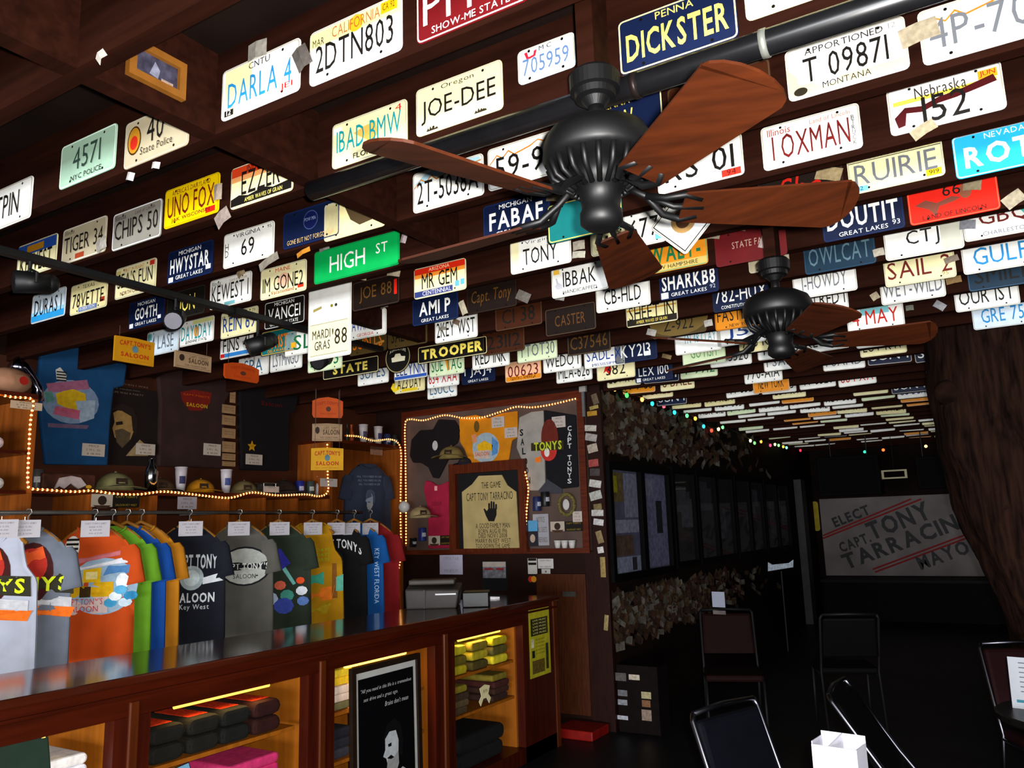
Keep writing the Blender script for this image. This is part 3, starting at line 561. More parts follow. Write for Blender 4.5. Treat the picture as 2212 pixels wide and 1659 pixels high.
# bay 2
for j, (yy, c) in enumerate(((2.27,'#16140f'),(2.45,'#16140f'),(2.62,'#121310'),(2.80,'#2a0e0a'))):
    for q in range(2):
        folded(CX-.25, yy, .683+.075*q, .36, .165, .07, c, '%s folded shirt with red orange print, %s column from the left, %s' % ('dark red' if j == 3 else 'black', ordinal(j+1), ('lower','upper')[q]), stripe='#c83410' if q else None)
stack(CX-.26, 2.74, .44, .34, .3, .045, [('#a01c50','deep pink'),('#c02860','pink'),('#c83068','pink')], 'in the second bay on the right')
stack(CX-.22, 2.50, .44, .34, .22, .045, [('#d8d4cc','white'),('#d0ccc4','off white')], 'in the second bay beside the pink ones')
ph = thing('photo_print', 'photo with pale blue sky and a dark haired portrait leaning in the second bay', 'photo', (CX-.06, 2.36, .45), math.pi/2+.25, rx=math.radians(-22))
MB().box(-.1,.1,0,.006,0,.2).obj('card', mat('#2a201c', .4, noise_amt=.2), ph)
MB().rect(-.095,.1,.095,.195,-.001).obj('sky', mat('#78b4d8', .4, noise_amt=.2), ph)
MB().poly([(-.05,.005),(-.04,.07),(0,.1),(.04,.06),(.05,.005)],-.002).obj('hair', mat('#14100e', .5, noise_amt=.2), ph)
MB().ell(0,.05,.02,.028,-.003).obj('face', mat('#c89880', .68, noise_amt=.1), ph)
# bay 3
stack(CX-.25, 3.29, .68, .34, .2, .04, [('#6a6848','olive'),('#d8c8c0','white'),('#e0d0c8','white'),('#f0c828','bright yellow'),('#f0d030','bright yellow')], 'third bay left of the poster')
stack(CX-.25, 3.29, .44, .34, .2, .05, [('#34343c','dark grey'),('#23242e','charcoal'),('#1c1d28','charcoal')], 'low at the left of the third bay')
stack(CX-.25, 3.90, .68, .3, .1, .045, [('#b8a090','pale'),('#c0a8a0','pale')], 'third bay right of the poster')
stack(CX-.25, 3.90, .44, .3, .1, .045, [('#2858a0','blue'),('#3068b0','blue'),('#c8c8d0','white')], 'in the third bay low on the right')
stack(CX-.25, 3.90, .1, .3, .1, .05, [('#c8a010','mustard'),('#d0a818','mustard')], 'at the bottom right of the third bay')
# bay 4
cc = ['#b0a018','#6a5c18','#c8b820','#4a4018','#a89820','#7c6c1c','#d0c028','#585020']
for j in range(3):
    for q in range(3):
        folded(CX-.24, 4.36+.25*j, .683+.06*q, .34, .2, .055, cc[(j*3+q) % 8], 'yellow olive rolled shirt, %s column, %s layer in the rightmost bay' % (ordinal(j+1), ordinal(q+1)))
stack(CX-.24, 4.36, .44, .34, .22, .042, [('#4a3a28','brown'),('#5a4a30','brown'),('#403020','dark brown'),('#8a7a20','olive')], 'on the left of the rightmost bay')
stack(CX-.24, 4.86, .44, .34, .2, .042, [('#34201a','dark brown'),('#3c241c','dark brown'),('#44201c','dark red'),('#7a6a20','olive')], 'on the right of the rightmost bay')
stack(CX-.24, 4.6, .1, .36, .55, .1, [('#121212','black'),('#101010','black')], 'at the bottom of the rightmost bay')
bn = thing('bone_tag', 'cream bone shaped card standing on the brown shirts in the rightmost bay', 'tag', (CX-.05, 4.62, .52), math.pi/2)
MB().prism([(-.07,-.03),(-.05,-.06),(-.02,-.02),(.02,-.02),(.05,-.06),(.07,-.03),(.04,0),(.06,.05),(.0,.065),(-.06,.05),(-.04,0)][::-1], -.004, 0).obj('card', mat('#d8cc9c', .7, noise_amt=.1), bn)
txt('$15', .05, .02, '#8a7a50', bn, 0, .025, -.006)
# framed poster
PDX = [0]
def face(parent, s, y=-.004, skin='#d8d8d8', dark='#181818', x=0, z=0, fn=None):
    """bearded man in profile light, flat print"""
    for nm, pts, c, dy in (('print_hair', [(-.32,.1),(-.36,.5),(-.2,.85),(.15,.95),(.45,.75),(.55,.3),(.5,-.2),(.3,-.1),(.3,.3)], dark, 0),
        ('print_face', [(-.3,.45),(-.1,.62),(.2,.6),(.32,.3),(.3,-.1),(.1,-.35),(-.18,-.35),(-.26,-.1),(-.4,-.02),(-.3,.15)], skin, -.0006),
        ('print_beard', [(-.2,-.12),(-.08,-.08),(.1,-.14),(.3,.0),(.32,-.35),(.1,-.75),(-.15,-.7),(-.25,-.4)], '#8a8a8a' if skin != dark else dark, -.0012),
        ('print_eye', [(-.18,.28),(-.02,.3),(-.02,.2),(-.16,.2)], dark, -.0016), ('print_moustache', [(-.24,-.1),(-.05,-.04),(.1,-.14),(-.05,-.16)], dark, -.0018)):
        mb = MB().poly([(x+a*s+(PDX[0] if fn else 0), z+b*s) for a, b in pts], y+dy)
        if fn: mb.conform(fn)
        mb.obj(nm, mat(c, .6, noise_amt=.15, scale=40), parent)
po = thing('framed_poster', 'black framed poster with a white mat, a quotation and a bearded portrait', 'poster', (CX+.03, 3.55, 0), math.pi/2, rx=math.radians(-1.2))
pw, p0, p1 = .57, .02, .9
for nm, x0, x1, z0, z1 in (('l',-pw/2,-pw/2+.03,p0,p1),('r',pw/2-.03,pw/2,p0,p1),('t',-pw/2+.03,pw/2-.03,p1-.03,p1),('b',-pw/2+.03,pw/2-.03,p0,p0+.03)):
    MB().box(x0,x1,-.02,.005,z0,z1).obj('frame_bar', mat('#1c120c', .35, noise_amt=.2), po)
MB().rect(-pw/2+.03,p0+.03,pw/2-.03,p1-.03,-.006).obj('mat_board', mat('#a8a8a4', .5, noise_amt=.05), po)
MB().rect(-pw/2+.055,p0+.055,pw/2-.055,p1-.065,-.008).obj('print', mat('#08080a', .3, noise_amt=.1), po)
txt('"All you need in this life is a tremendous', .42, .025, '#b0b0b0', po, 0, .77, -.0095, shear=.3)
txt('sex drive and a great ego.', .28, .025, '#b0b0b0', po, -.05, .725, -.0095, shear=.3)
txt("Brains don't mean", .2, .025, '#b0b0b0', po, .08, .68, -.0095, shear=.3)
face(po, .18, -.0095, '#a8acb0', '#060607', .03, .42)
MB().poly([(-.02,.28),(.12,.33),(.2,.28),(.22,.08),(-.1,.08)], -.0092).obj('print_shoulder', mat('#a8acb4', .5, noise_amt=.3), po)
# yellow flyer on the end panel
fl = thing('flyer', 'yellow green flyer with dark pictures stuck on the counter end panel', 'flyer', (CX+.002, 5.285, .77), math.pi/2)
MB().box(-.15,.15,-.002,0,-.235,.235).obj('sheet', mat('#a8a020', .6, noise_amt=.15, scale=20), fl)
MB().rect(-.13,.05,.12,.17,-.003).obj('picture', mat('#2a2810', .6, noise_amt=.4, scale=40), fl)
MB().rect(-.12,-.21,.06,-.12,-.003).obj('picture', mat('#5a4a18', .6, noise_amt=.4, scale=40), fl)
MB().rect(.08,-.2,.12,-.02,-.003).obj('picture', mat('#34301c', .6, noise_amt=.4, scale=40), fl)
MB().rect(-.13,-.03,-.09,.03,-.003).obj('picture', mat('#c8c4a0', .6, noise_amt=.4, scale=40), fl)
MB().rect(-.12,-.1,-.08,-.05,-.003).obj('picture', mat('#1c1c14', .6, noise_amt=.4, scale=40), fl)
for i in range(5): txt('LIVE MUSIC', .2, .012, '#d8d080', fl, 0, .155-.022*i, -.004)
for i in range(5): txt('KEY WEST NIGHTS', .13, .01, '#4a4410', fl, .0, .02-.024*i, -.004)
# register on the counter
rg = thing('cash_register', 'grey cash register with a lidded top standing on the counter', 'cash register', (-3.42, 4.62, CT), math.radians(30))
MB().add([(-.2,-.14,0),(.14,-.14,0),(.14,.16,0),(-.2,.16,0),(-.21,-.12,.13),(.16,-.12,.12),(.16,.16,.15),(-.21,.16,.17)], [(0,3,2,1),(4,5,6,7),(0,1,5,4),(1,2,6,5),(2,3,7,6),(3,0,4,7)]).obj('body', mat('#3a3634', .5, noise_amt=.1), rg, bevel=.01)
MB().box(-.08,-.07,-.146,-.139,.005,.125).obj('seam', BLK, rg)
MB().box(-.2,.12,-.02,.15,.15,.185).obj('lid', mat('#443e38', .5, noise_amt=.1), rg, bevel=.01)
MB().box(.18,.36,-.12,.08,0,.1).obj('card_reader', mat('#0a0a0c', .35, noise_amt=.1), rg, bevel=.006)
MB().box(.0,.14,-.15,-.141,.09,.1).obj('slot', mat('#c8c8cc', .3, noise_amt=0), rg)
# wooden door panel, red step and mats beside the counter
dp = struct(MB().box(-3.45, -2.99, 6.06, 6.098, .1, 1.2).obj('door_1', mat('#3c1a08', .45, noise_amt=.35, kind='wood_z')))
MB().box(-3.2, -3.08, 6.05, 6.059, 1.02, 1.06).obj('door_plate', mat('#4a4844', .4, .5), dp)
tag(MB().box(-3.15, -2.82, 5.72, 6.02, 0, .07).obj('step_stool', mat('#780c05', .5, noise_amt=.2), bevel=.01), 'low red step on the floor in front of the wall corner', 'step')

# ---------------------------------------------------------------- shelving on the left wall
XF, XB = -4.85, -5.235
sh = thing('shelf_unit', 'tall wooden display shelving along the left wall with cubbyholes', 'shelf', (0, 0, 0))
def py_(px, x=XF, py=1100): return at(px, py, x=x).y
WOODL = mat('#7a3e10', .45, noise_amt=.3, scale=4, kind='wood_z')
WOODD = mat('#2e1208', .5, noise_amt=.3, scale=4, kind='wood_y')
yl, yr, ye = py_(65), py_(712), 5.98
MB().box(-5.248, XB, .8, 6.09, .5, 2.75).obj('back_panel', mat('#3a1a0c', .6, noise_amt=.25, scale=3), sh)
MB().box(XB, XF, yl, yr, 1.875, 1.905).obj('ledge', WOODY, sh)
for px in (62, 195, 335, 491, 570, 640, 709):
    y = py_(px); MB().box(XB, XF+.02, y-.02, y, .6, 1.874).obj('divider', WOODL, sh)
MB().box(XB, XF+.01, .8, yr, 1.39, 1.41).obj('cubby_shelf', WOODD, sh)
MB().box(XB, XF, yl-.03, yl, 1.876, 2.43).obj('side_panel', WOODL, sh)
MB().box(XB, XF, yr, yr+.03, .6, 2.36).obj('side_panel', WOODL, sh)
MB().box(XB, XF, ye, ye+.04, .6, 2.36).obj('side_panel', WOODL, sh)
MB().box(XB, XF, yr+.03, ye+.04, 2.361, 2.39).obj('top_board', WOODY, sh)
MB().box(XB, XF, .8, yl, 2.431, 2.46).obj('top_board', WOODY, sh)
for z in (2.12, 1.89): MB().box(XB, XF, .8, yl-.03, z-.02, z).obj('shelf_board', WOODY, sh)
MB().box(XB, XB+.02, yr+.03, ye, .6, 2.36).obj('panel', WOODL, sh)
# clothes rod
rd = thing('clothes_rod', 'grey metal clothes rod in front of the cubbyholes', 'rod', (-4.45, 0, 1.75))
MB().cyl((0,1.2,0), (0,5.0,0), .011).obj('rod', mat('#4a4642', .4, .4, noise_amt=.1), rd, True)
for px in (48, 292, 474):
    y = py_(px, -4.45); MB().box(-.4,.0,y-.008,y+.008,-.01,.01).obj('rod_bracket', mat('#6a6660', .35, .6), rd)

# ---------------------------------------------------------------- shirts
def shirt(name, label, loc, rz, col, L=.72, w=.54, kind='tee', T=.035, A=.008, prints=None, sl=.22, ang=11, group='shirts on the clothes rod', cat='shirt'):
    o = thing(name, label, cat, loc, rz, group)
    k = w/.54
    prof = [(0,.08),(.03,.13),(.075,.19),(.13,.232),(.22,.255),(.5,.264),(L,.27)] if kind != 'tank' else [(0,.10),(.03,.155),(.1,.165),(.2,.19),(.27,.25),(.5,.262),(L,.27)]
    if kind == 'flat': prof = [(0,.1),(.04,.2),(.08,.27),(.16,.27),(.5,.27),(L,.27)]
    def hw(t):
        for (a, b), (c, d) in zip(prof, prof[1:]):
            if t <= c: return k*(b+(d-b)*(t-a)/(c-a))
        return k*prof[-1][1]
    ph = (loc[1]*13) % 6
    def surf(x, z):
        t = -z; h = hw(max(0, t)); u = max(-1, min(1, x/h))
        r = min(1, max(0, t/L))
        return -(T*(.35+.65*min(1, t/.12))*math.sqrt(max(0, 1-u*u*.98))) + A*r*(math.sin(x*34+ph)+.6*math.sin(x*61+2*ph))
    nr, nc = 26, 22
    v = []; f = []
    for side in (1, -1):
        for i in range(nr+1):
            t = L*i/nr if i > 3 else .03*i
            if i > 3: t = .09+(L-.09)*(i-3)/(nr-3)
            h = hw(t)
            for j in range(nc+1):
                x = -h+2*h*j/nc; y = surf(x, -t)
                zz = -t
                if i < 2 and side == 1: zz -= .035*max(0, 1-(x/(k*.1))**2)*(1-i/2)
                v.append((x, y if side == 1 else -.5*(y+T*.1)+.004, zz))
    n1 = (nr+1)*(nc+1)
    for s_ in (0, 1):
        for i in range(nr):
            for j in range(nc):
                a = s_*n1+i*(nc+1)+j; q = (a, a+nc+1, a+nc+2, a+1)
                f.append(q if s_ == 0 else q[::-1])
    for i in range(nr):
        for j in (0, nc):
            a = i*(nc+1)+j; q = (a, a+n1, a+n1+nc+1, a+nc+1); f.append(q if j == nc else q[::-1])
    bdy = MB().add(v, f).obj('body', mat(col, .9, noise_amt=.1, scale=9), o, True)
    if kind in ('tee', 'long', 'flat'):
        for s_ in (-1, 1):
            l = sl if kind != 'long' else .55
            a = math.radians(ang if kind != 'flat' else 55); rings = []
            mb = MB(); n = 14; m_ = 6
            for i in range(m_+1):
                d = l*i/m_; cx = s_*(k*.195+d*math.sin(a)); cz = -.115-d*math.cos(a)
                rw = (.052 if i == 0 else .072)+.004*i/m_ if kind != 'long' else .085-.03*i/m_
                for q in range(n):
                    t = 2*math.pi*q/n
                    ca, sa = rw*math.cos(t), (T*.75)*math.sin(t)*(1+.25*math.sin(3*t+i))
                    mb.v.append((cx+ca*math.cos(a), sa, cz+s_*ca*math.sin(a)))
            for i in range(m_):
                for q in range(n):
                    fa = (i*n+q, i*n+(q+1) % n, (i+1)*n+(q+1) % n, (i+1)*n+q); mb.f.append(fa if s_ < 0 else fa[::-1])
            mb.f.append(tuple(range(m_*n, m_*n+n)))
            mb.obj('sleeve', mat(col, .9, noise_amt=.1, scale=9), o, True)
    # collar
    mb = MB(); pts = []
    for i in range(13):
        t = math.pi*i/12; x = -.09*k*math.cos(t); pts.append((x, surf(x, -.03-.035*math.sin(t))*.6-.006 if kind != 'tank' else -.02, -.004-.04*math.sin(t)*(1 if kind != 'tank' else 2.2)))
    mb.tube(pts, .007, 6).obj('collar', mat(col, .9, noise_amt=.15, scale=20), o, True)
    if prints: prints(bdy, lambda x, z: surf(x, z))
    return o
def pp_(o, fn, mb, col, nm='print', e=-.004):
    mb.v = [(x+PDX[0], y, z) for x, y, z in mb.v]
    # split big polygons so that the print follows the cloth
    mb2 = MB()
    for q in mb.f:
        P_ = [Vector(mb.v[i]) for i in q]
        if len(P_) > 5 or max((a-b).length for a in P_ for b in P_) > .05:
            c = sum(P_, Vector())/len(P_)
            N = 3; rings = [[c+(p-c)*(r/N) for p in P_] for r in range(1, N+1)]
            base = len(mb2.v); mb2.v.append(tuple(c)); n = len(P_)
            for rg_ in rings: mb2.v += [tuple(p) for p in rg_]
            for i in range(n): mb2.f.append((base, base+1+i, base+1+(i+1) % n))
            for r in range(N-1):
                for i in range(n): mb2.f.append((base+1+r*n+i, base+1+(r+1)*n+i, base+1+(r+1)*n+(i+1) % n, base+1+r*n+(i+1) % n))
        else: mb2.add(P_, [tuple(range(len(P_)))])
    mb2.v = [(x, fn(x, z)+y+e, z) for x, y, z in mb2.v]
    mb2.obj(nm, mat(col, .85, noise_amt=.12, scale=40), o)
def ptxt(o, fn, s, w, h, col, x, z, e=-.006, nm='print_lettering', rot=0, **k):
    mb = text_mb(s, w, h, **k); x += PDX[0]
    if rot: mb.xf(Matrix.Rotation(-rot, 4, 'Y'))
    mb.v = [(a+x, fn(a+x, c+z)+e, c+z) for a, b, c in mb.v]
    mb.obj(nm, mat(col, .85, noise_amt=0), o)
def pr_saloon(s=1, cx=0, cz=-.33):
    def g(o, fn):
        q = lambda pts: MB().poly([(cx+a*s, cz+b*s) for a, b in pts])
        pp_(o, fn, MB().ell(cx+.03*s, cz-.02*s, .155*s, .135*s, n=24), '#8fa8bc', e=-.003)
        pp_(o, fn, q([(-.15,.07),(.14,.13),(.16,.165),(-.12,.11)]), '#c06a70', e=-.0045)
        pp_(o, fn, q([(-.13,.045),(.16,.09),(.15,.125),(-.14,.065)]), '#d8d8e0', e=-.0046)
        pp_(o, fn, q([(.03,.03),(.17,.03),(.16,.085),(.05,.075)]), '#4a7cb0', e=-.0047)
        pp_(o, fn, q([(-.12,-.07),(.08,-.07),(.08,.0),(-.12,.0)]), '#d0a00a', e=-.006)
        pp_(o, fn, q([(-.06,.0),(.02,.0),(.02,.07),(-.06,.06)]), '#dcb010', e=-.0062)
        pp_(o, fn, q([(-.13,.0),(-.06,.0),(-.08,.03)]), '#b88808', e=-.0062)
        pp_(o, fn, q([(-.07,-.07),(-.02,-.07),(-.02,-.02),(-.07,-.02)]), '#3a2808', e=-.0075)
        pp_(o, fn, q([(-.045,.015),(.005,.015),(.005,.05),(-.045,.05)]), '#e8d890', e=-.0075)
        for i in range(5): pp_(o, fn, MB().ell(cx+(.07+.022*i)*s, cz+(-.1+.03*(i % 3))*s, .03*s, .022*s, n=9), ('#3c98c4','#e4ecf0','#58a8d0','#c8dce8','#3088b8')[i], e=-.0066-.0003*i)
        pp_(o, fn, MB().ell(cx+.12*s, cz+.0*s, .03*s, .04*s, n=10), '#e0e4e8', e=-.0065)
        pp_(o, fn, q([(-.18,-.155),(.06,-.145),(.06,-.07),(-.16,-.07)]), '#ccb4b0', e=-.0065)
        ptxt(o, fn, "CAPT.TONY'S", .18*s, .03*s, '#b83038', cx-.055*s, cz-.09*s, -.009)
        ptxt(o, fn, 'SALOON', .14*s, .028*s, '#b83038', cx-.055*s, cz-.125*s, -.009)
        pp_(o, fn, MB().ell(cx-.12*s, cz+.17*s, .035*s, .055*s), '#e0dcd4', e=-.004)
        for i in range(4): pp_(o, fn, MB().rect(cx-.15*s, cz+(.135+.022*i)*s, cx-.09*s, cz+(.146+.022*i)*s), '#1c1814', e=-.0055)
    return g
def pr_tonys(o, fn, s=1):
    pp_(o, fn, MB().ell(0, -.24, .11*s, .16*s), '#3a1010', e=-.003)
    pp_(o, fn, MB().ell(0, -.2, .08*s, .09*s), '#a8281c', e=-.0045)
    pp_(o, fn, MB().poly([(-.06,-.14),(.05,-.1),(.07,-.16),(-.03,-.2)]), '#d05020', e=-.006)
    pp_(o, fn, MB().poly([(-.2,-.34),(-.2,-.26),(0,-.235),(.2,-.25),(.21,-.35),(0,-.33)]), '#2c2a1c', e=-.0065)
    ptxt(o, fn, 'TONYS', .36, .075, '#c8d820', 0, -.295, -.009, bold=.03)
    pp_(o, fn, MB().poly([(-.2,-.37),(0,-.345),(.2,-.37),(.2,-.42),(0,-.4),(-.2,-.42)]), '#b8b8bc', e=-.005)
    pp_(o, fn, MB().poly([(-.22,-.42),(0,-.4),(.22,-.42),(.2,-.47),(0,-.45),(-.2,-.47)]), '#e06818', e=-.0055)
def pr_hog(o, fn):
    ptxt(o, fn, 'CAPT TONY', .26, .09, '#b8bcc0', 0, -.23, bold=.03)
    pp_(o, fn, MB().ell(-.02, -.33, .075, .075), '#98a4a8', e=-.004)
    pp_(o, fn, MB().ell(-.02, -.33, .05, .05), '#b8c4c4', e=-.0055)
    pp_(o, fn, MB().poly([(.05,-.33),(.16,-.3),(.14,-.33),(.17,-.35),(.05,-.37)]), '#c8ccd0', e=-.005)
    ptxt(o, fn, 'SALOON', .24, .06, '#c8ccd0', 0, -.45, bold=.03)
    ptxt(o, fn, 'Key West', .18, .04, '#c8ccd0', 0, -.51)
def pr_badge(o, fn):
    pp_(o, fn, MB().ell(0, -.28, .17, .13), '#15161a', e=-.003); pp_(o, fn, MB().ell(0, -.28, .158, .118), '#a8aaa4', e=-.0045)
    pp_(o, fn, MB().rect(-.175, -.315, .175, -.245), '#15161a', e=-.006); ptxt(o, fn, "CAPT TONY'S", .31, .045, '#d0d0cc', 0, -.28, -.008, bold=.02)
    ptxt(o, fn, 'SALOON', .15, .03, '#2a2a2c', 0, -.345, -.008)
def pr_parrot(o, fn):
    for pts, c in (([(-.2,-.16),(-.05,-.18),(.02,-.28),(-.05,-.33),(-.12,-.3)],'#30309a'),([(-.22,-.18),(-.15,-.18),(-.06,-.3),(-.1,-.33)],'#e8e4e0'),([(-.2,-.2),(-.17,-.2),(-.1,-.3),(-.12,-.32)],'#d05040'),([(-.02,-.3),(.06,-.42),(.04,-.43),(-.04,-.32)],'#68a8a0')): pp_(o, fn, MB().poly(pts), c, e=-.004)
    for i, (x, z, r, c) in enumerate(((-.16,-.45,.045,'#b03038'),(-.05,-.43,.04,'#d06048'),(.09,-.4,.03,'#d84c20'),(-.12,-.52,.06,'#a8b8d0'),(0,-.5,.05,'#409080'),(.1,-.47,.04,'#d8dce4'),(-.02,-.57,.07,'#3848a0'),(.11,-.54,.04,'#5878b8'))): pp_(o, fn, MB().ell(x, z, r, r*.8, n=9), c, e=-.004-.0006*i)
def pr_fish(o, fn):
    for i, z in enumerate((-.2, -.235, -.27)): ptxt(o, fn, 'LAZY DAYS', .2, .026, '#8aa818', -.02, z)
    for i, (pts, c) in enumerate((([(-.16,-.38),(.04,-.36),(.04,-.45),(-.16,-.46)],'#3a9c80'),([(.1,-.3),(.13,-.3),(.14,-.55),(.1,-.55)],'#7a4a14'),([(-.16,-.5),(.12,-.46),(.1,-.56),(-.14,-.58)],'#d87018'),([(-.14,-.6),(.1,-.58),(.06,-.66),(-.1,-.66)],'#a88a10'),([(.13,-.4),(.18,-.38),(.18,-.5),(.13,-.5)],'#58a890'))): pp_(o, fn, MB().poly(pts), c, e=-.004-.0007*i)
def pr_arcface(o, fn):
    ptxt(o, fn, "CAPT TONYS", .36, .07, '#d0d0d0', 0, -.16, arc=.06, bold=.02)
    face(o, .12, -.005, '#c8c8c8', '#0c0c0c', -.02, -.33, fn)
def pr_vert(o, fn):
    ptxt(o, fn, 'KEY WEST FLORIDA', .42, .035, '#b8d0e8', .19, -.42, rot=-math.pi/2)
    ptxt(o, fn, 'SALOON', .12, .04, '#a0c0e0', -.08, -.36)
def pr_red(o, fn): ptxt(o, fn, 'Capt Tonys', .2, .05, '#c88878', 0, -.25, shear=.3)
R0 = -4.45
def hang(px, col, label, kind='tee', prints=None, rot=28, card=True, w=.49, L=.74, what='', cardpx=None, dz=0, hook=True):
    y = at(px, 1108, x=R0).y
    a = math.radians(rot)
    h = thing('clothes_hanger', 'wooden hanger on the rod holding the %s' % what, 'hanger', (R0, y, 1.75), a, 'hangers on the clothes rod')
    MB().tube([(0,0,-.055),(0,0,-.02),(.018,0,0),(.012,0,.016),(-.006,0,.018),(-.015,0,.008)], .003, 6).obj('hook', mat('#b8b4ac', .3, .8, noise_amt=0), h)
    MB().tube([(-.165,0,-.16),(-.09,0,-.1),(0,0,-.055),(.09,0,-.1),(.165,0,-.16)], .011, 8).obj('shoulder_bar', mat('#8a5a1c', .5, noise_amt=.2), h, True)
    s = shirt('hanging_shirt', label, (R0, y, 1.672), a, col, L, w, kind, prints=prints)
    if card:
        cy = at(cardpx or px, 1145, x=R0+.12).y
        c = thing('price_card', 'white price card hooked in front of the %s' % what, 'price card', (R0+.12, cy, at(px, 1142, x=R0+.12).z), math.radians(75), group='price cards on the clothes rod')
        cb = MB().box(-.075,.075,-.0015,.0015,-.045,.045).obj('card', mat('#b4b0b6', .6, noise_amt=.05), c)
        for i, (s_, ww) in enumerate((('CAPT TONYS SHIRT', .11), ('Adult S-XL', .07), ('$ 20.00', .06), ('XXL $ 22.00', .07))): txt(s_, ww, .009, '#7a7880', cb, 0, .028-.018*i, -.003)
        MB().cyl((0,0,.045),(-.03*0,0,.06),.002,n=6).obj('pin', mat('#c0c0c0', .3, .8, noise_amt=0), c)
    return s
HS = [
 (-12, '#a4a8b6', 'white tank top with a TONYS print at the far left of the rod', 'tank', pr_tonys, 42, 'white tank top', 2),
 (62, '#646a76', 'grey t-shirt with a green TONYS print behind the white tank top', 'tee', pr_tonys, 40, 'grey t-shirt at the left', 52),
 (205, '#b84410', 'bright orange t-shirt with a yellow saloon picture', 'tee', pr_saloon(1.15, .01, -.31), 40, 'orange t-shirt', 206),
 (244, '#5a8c1c', 'lime green t-shirt behind the orange one', 'tee', pr_saloon(.9), 38, 'lime green t-shirt', None),
 (276, '#0c3f88', 'royal blue t-shirt between the lime green and the mustard one', 'tee', None, 38, 'royal blue t-shirt', None),
 (306, '#a86a10', 'mustard orange t-shirt behind the royal blue one', 'tee', None, 38, 'mustard orange t-shirt', None),
 (410, '#14161f', 'black t-shirt with a white round emblem and the word SALOON', 'tee', pr_hog, 34, 'black emblem t-shirt', 412),
 (518, '#525049', 'taupe t-shirt with an oval black and white badge', 'tee', pr_badge, 32, 'taupe t-shirt', 516),
 (603, '#262f24', 'dark olive t-shirt with colourful parrots', 'tee', pr_parrot, 30, 'dark olive t-shirt', 604),
 (675, '#a87806', 'yellow tank top with green and orange print', 'tank', pr_fish, 30, 'yellow tank top', 676),
 (728, '#0a0a0c', 'black t-shirt with arched lettering and a white bearded face', 'tee', pr_arcface, 28, 'black portrait t-shirt', 726),
 (765, '#0f4c8c', 'blue t-shirt with vertical white lettering', 'tee', pr_vert, 28, 'blue lettered t-shirt', 760),
 (800, '#781216', 'red t-shirt at the right end of the rod', 'tee', pr_red, 28, 'red t-shirt', 800)]
for px, c, lab, kd, pr, rot, what, cpx in HS:
    PDX[0] = {'grey t-shirt at the left': .045, 'orange t-shirt': .03, 'black emblem t-shirt': .06, 'taupe t-shirt': .055, 'dark olive t-shirt': .08, 'yellow tank top': .06, 'black portrait t-shirt': .02}.get(what, 0)
    hang(px, c, lab, kd, pr, rot, cpx is not None, what=what, cardpx=cpx)
PDX[0] = 0

# ---------------------------------------------------------------- things on the shelving
def rect_on(px0, py0, px1, py1, **pl):
    """real rectangle on a plane of the room from the two corners seen in the photo: centre, width, height"""
    a = at(px0, py0, **pl); b = at(px1, py1, **pl); c = (a+b)/2
    wd = abs(b.y-a.y) if 'x' in pl else abs(b.x-a.x)
    return c, wd, abs(b.z-a.z)
def cloth(name, label, cat, pts, th, col, group=None, **pl):
    """garment pinned flat: outline on its wall plane, with thickness and rounded rim; returns thing and pixel->local"""
    left = 'x' in pl
    P3 = [at(*p, **pl) for p in pts]
    c = sum(P3, Vector())/len(P3)
    o = thing(name, label, cat, c, math.pi/2 if left else 0, group)
    loc = lambda px, py: ((at(px, py, **pl)-c).y if left else (at(px, py, **pl)-c).x, (at(px, py, **pl)-c).z)
    pl2 = [loc(*p) for p in pts]
    ar = sum(a[0]*b[1]-b[0]*a[1] for a, b in zip(pl2, pl2[1:]+pl2[:1]))
    if ar < 0: pl2 = pl2[::-1]
    MB().prism(pl2, -th, 0).obj('cloth', mat(col, .9, noise_amt=.15, scale=9), o, bevel=min(.012, th*.4))
    def put(shape, c_, nm='print', dy=-.001):
        mb = MB()
        if shape[0] == 'e':
            a = loc(shape[1]-shape[3], shape[2]-shape[4]); b = loc(shape[1]+shape[3], shape[2]+shape[4])
            mb.ell((a[0]+b[0])/2, (a[1]+b[1])/2, abs(b[0]-a[0])/2, abs(b[1]-a[1])/2, -th+dy)
        else: mb.poly([loc(*p) for p in shape], -th+dy)
        mb.obj(nm, mat(c_, .8, noise_amt=.15, scale=40), o)
    def word(s, px0, py0, px1, py1, c_, dy=-.003, **k):
        a = loc(px0, py0); b = loc(px1, py1)
        txt(s, abs(b[0]-a[0]), abs(b[1]-a[1]), c_, o, (a[0]+b[0])/2, (a[1]+b[1])/2, -th+dy, 'print_lettering', **k)
    return o, put, word
SX = -5.18
# blue display shirt
o, put, word = cloth('display_shirt', 'large blue t-shirt with a colourful saloon picture on the shelf wall', 'shirt', [(84,745),(125,736),(150,752),(175,752),(195,748),(235,765),(268,790),(262,835),(240,840),(232,905),(226,1006),(92,1004),(80,900),(76,810)], .04, '#0e3a60', 'shirts displayed above the shelf ledge', x=SX)
put(('e',145,868,58,54), '#6a7c94', dy=-.001)
put([(92,830),(180,822),(186,842),(98,850)], '#8a5068', dy=-.002)
put([(112,852),(130,846),(150,842),(176,852),(180,880),(150,890),(116,874)], '#b89410', dy=-.003)
put([(112,878),(165,888),(162,908),(106,896)], '#a05068', dy=-.004)
put([(155,868),(198,866),(195,905),(165,915)], '#8898a8', dy=-.0035)
put([(112,800),(122,795),(136,812),(134,825),(114,822)], '#b0aca4', dy=-.003)
for i in range(4): put([(114,803+6*i),(135,805+6*i),(135,808+6*i),(114,806+6*i)], '#1a1818', dy=-.0045)
put([(88,850),(104,846),(110,866),(92,872)], '#4a7a70', dy=-.0035)
word("CAPT.TONY'S SALOON", 108, 884, 160, 893, '#c83038', -.006)
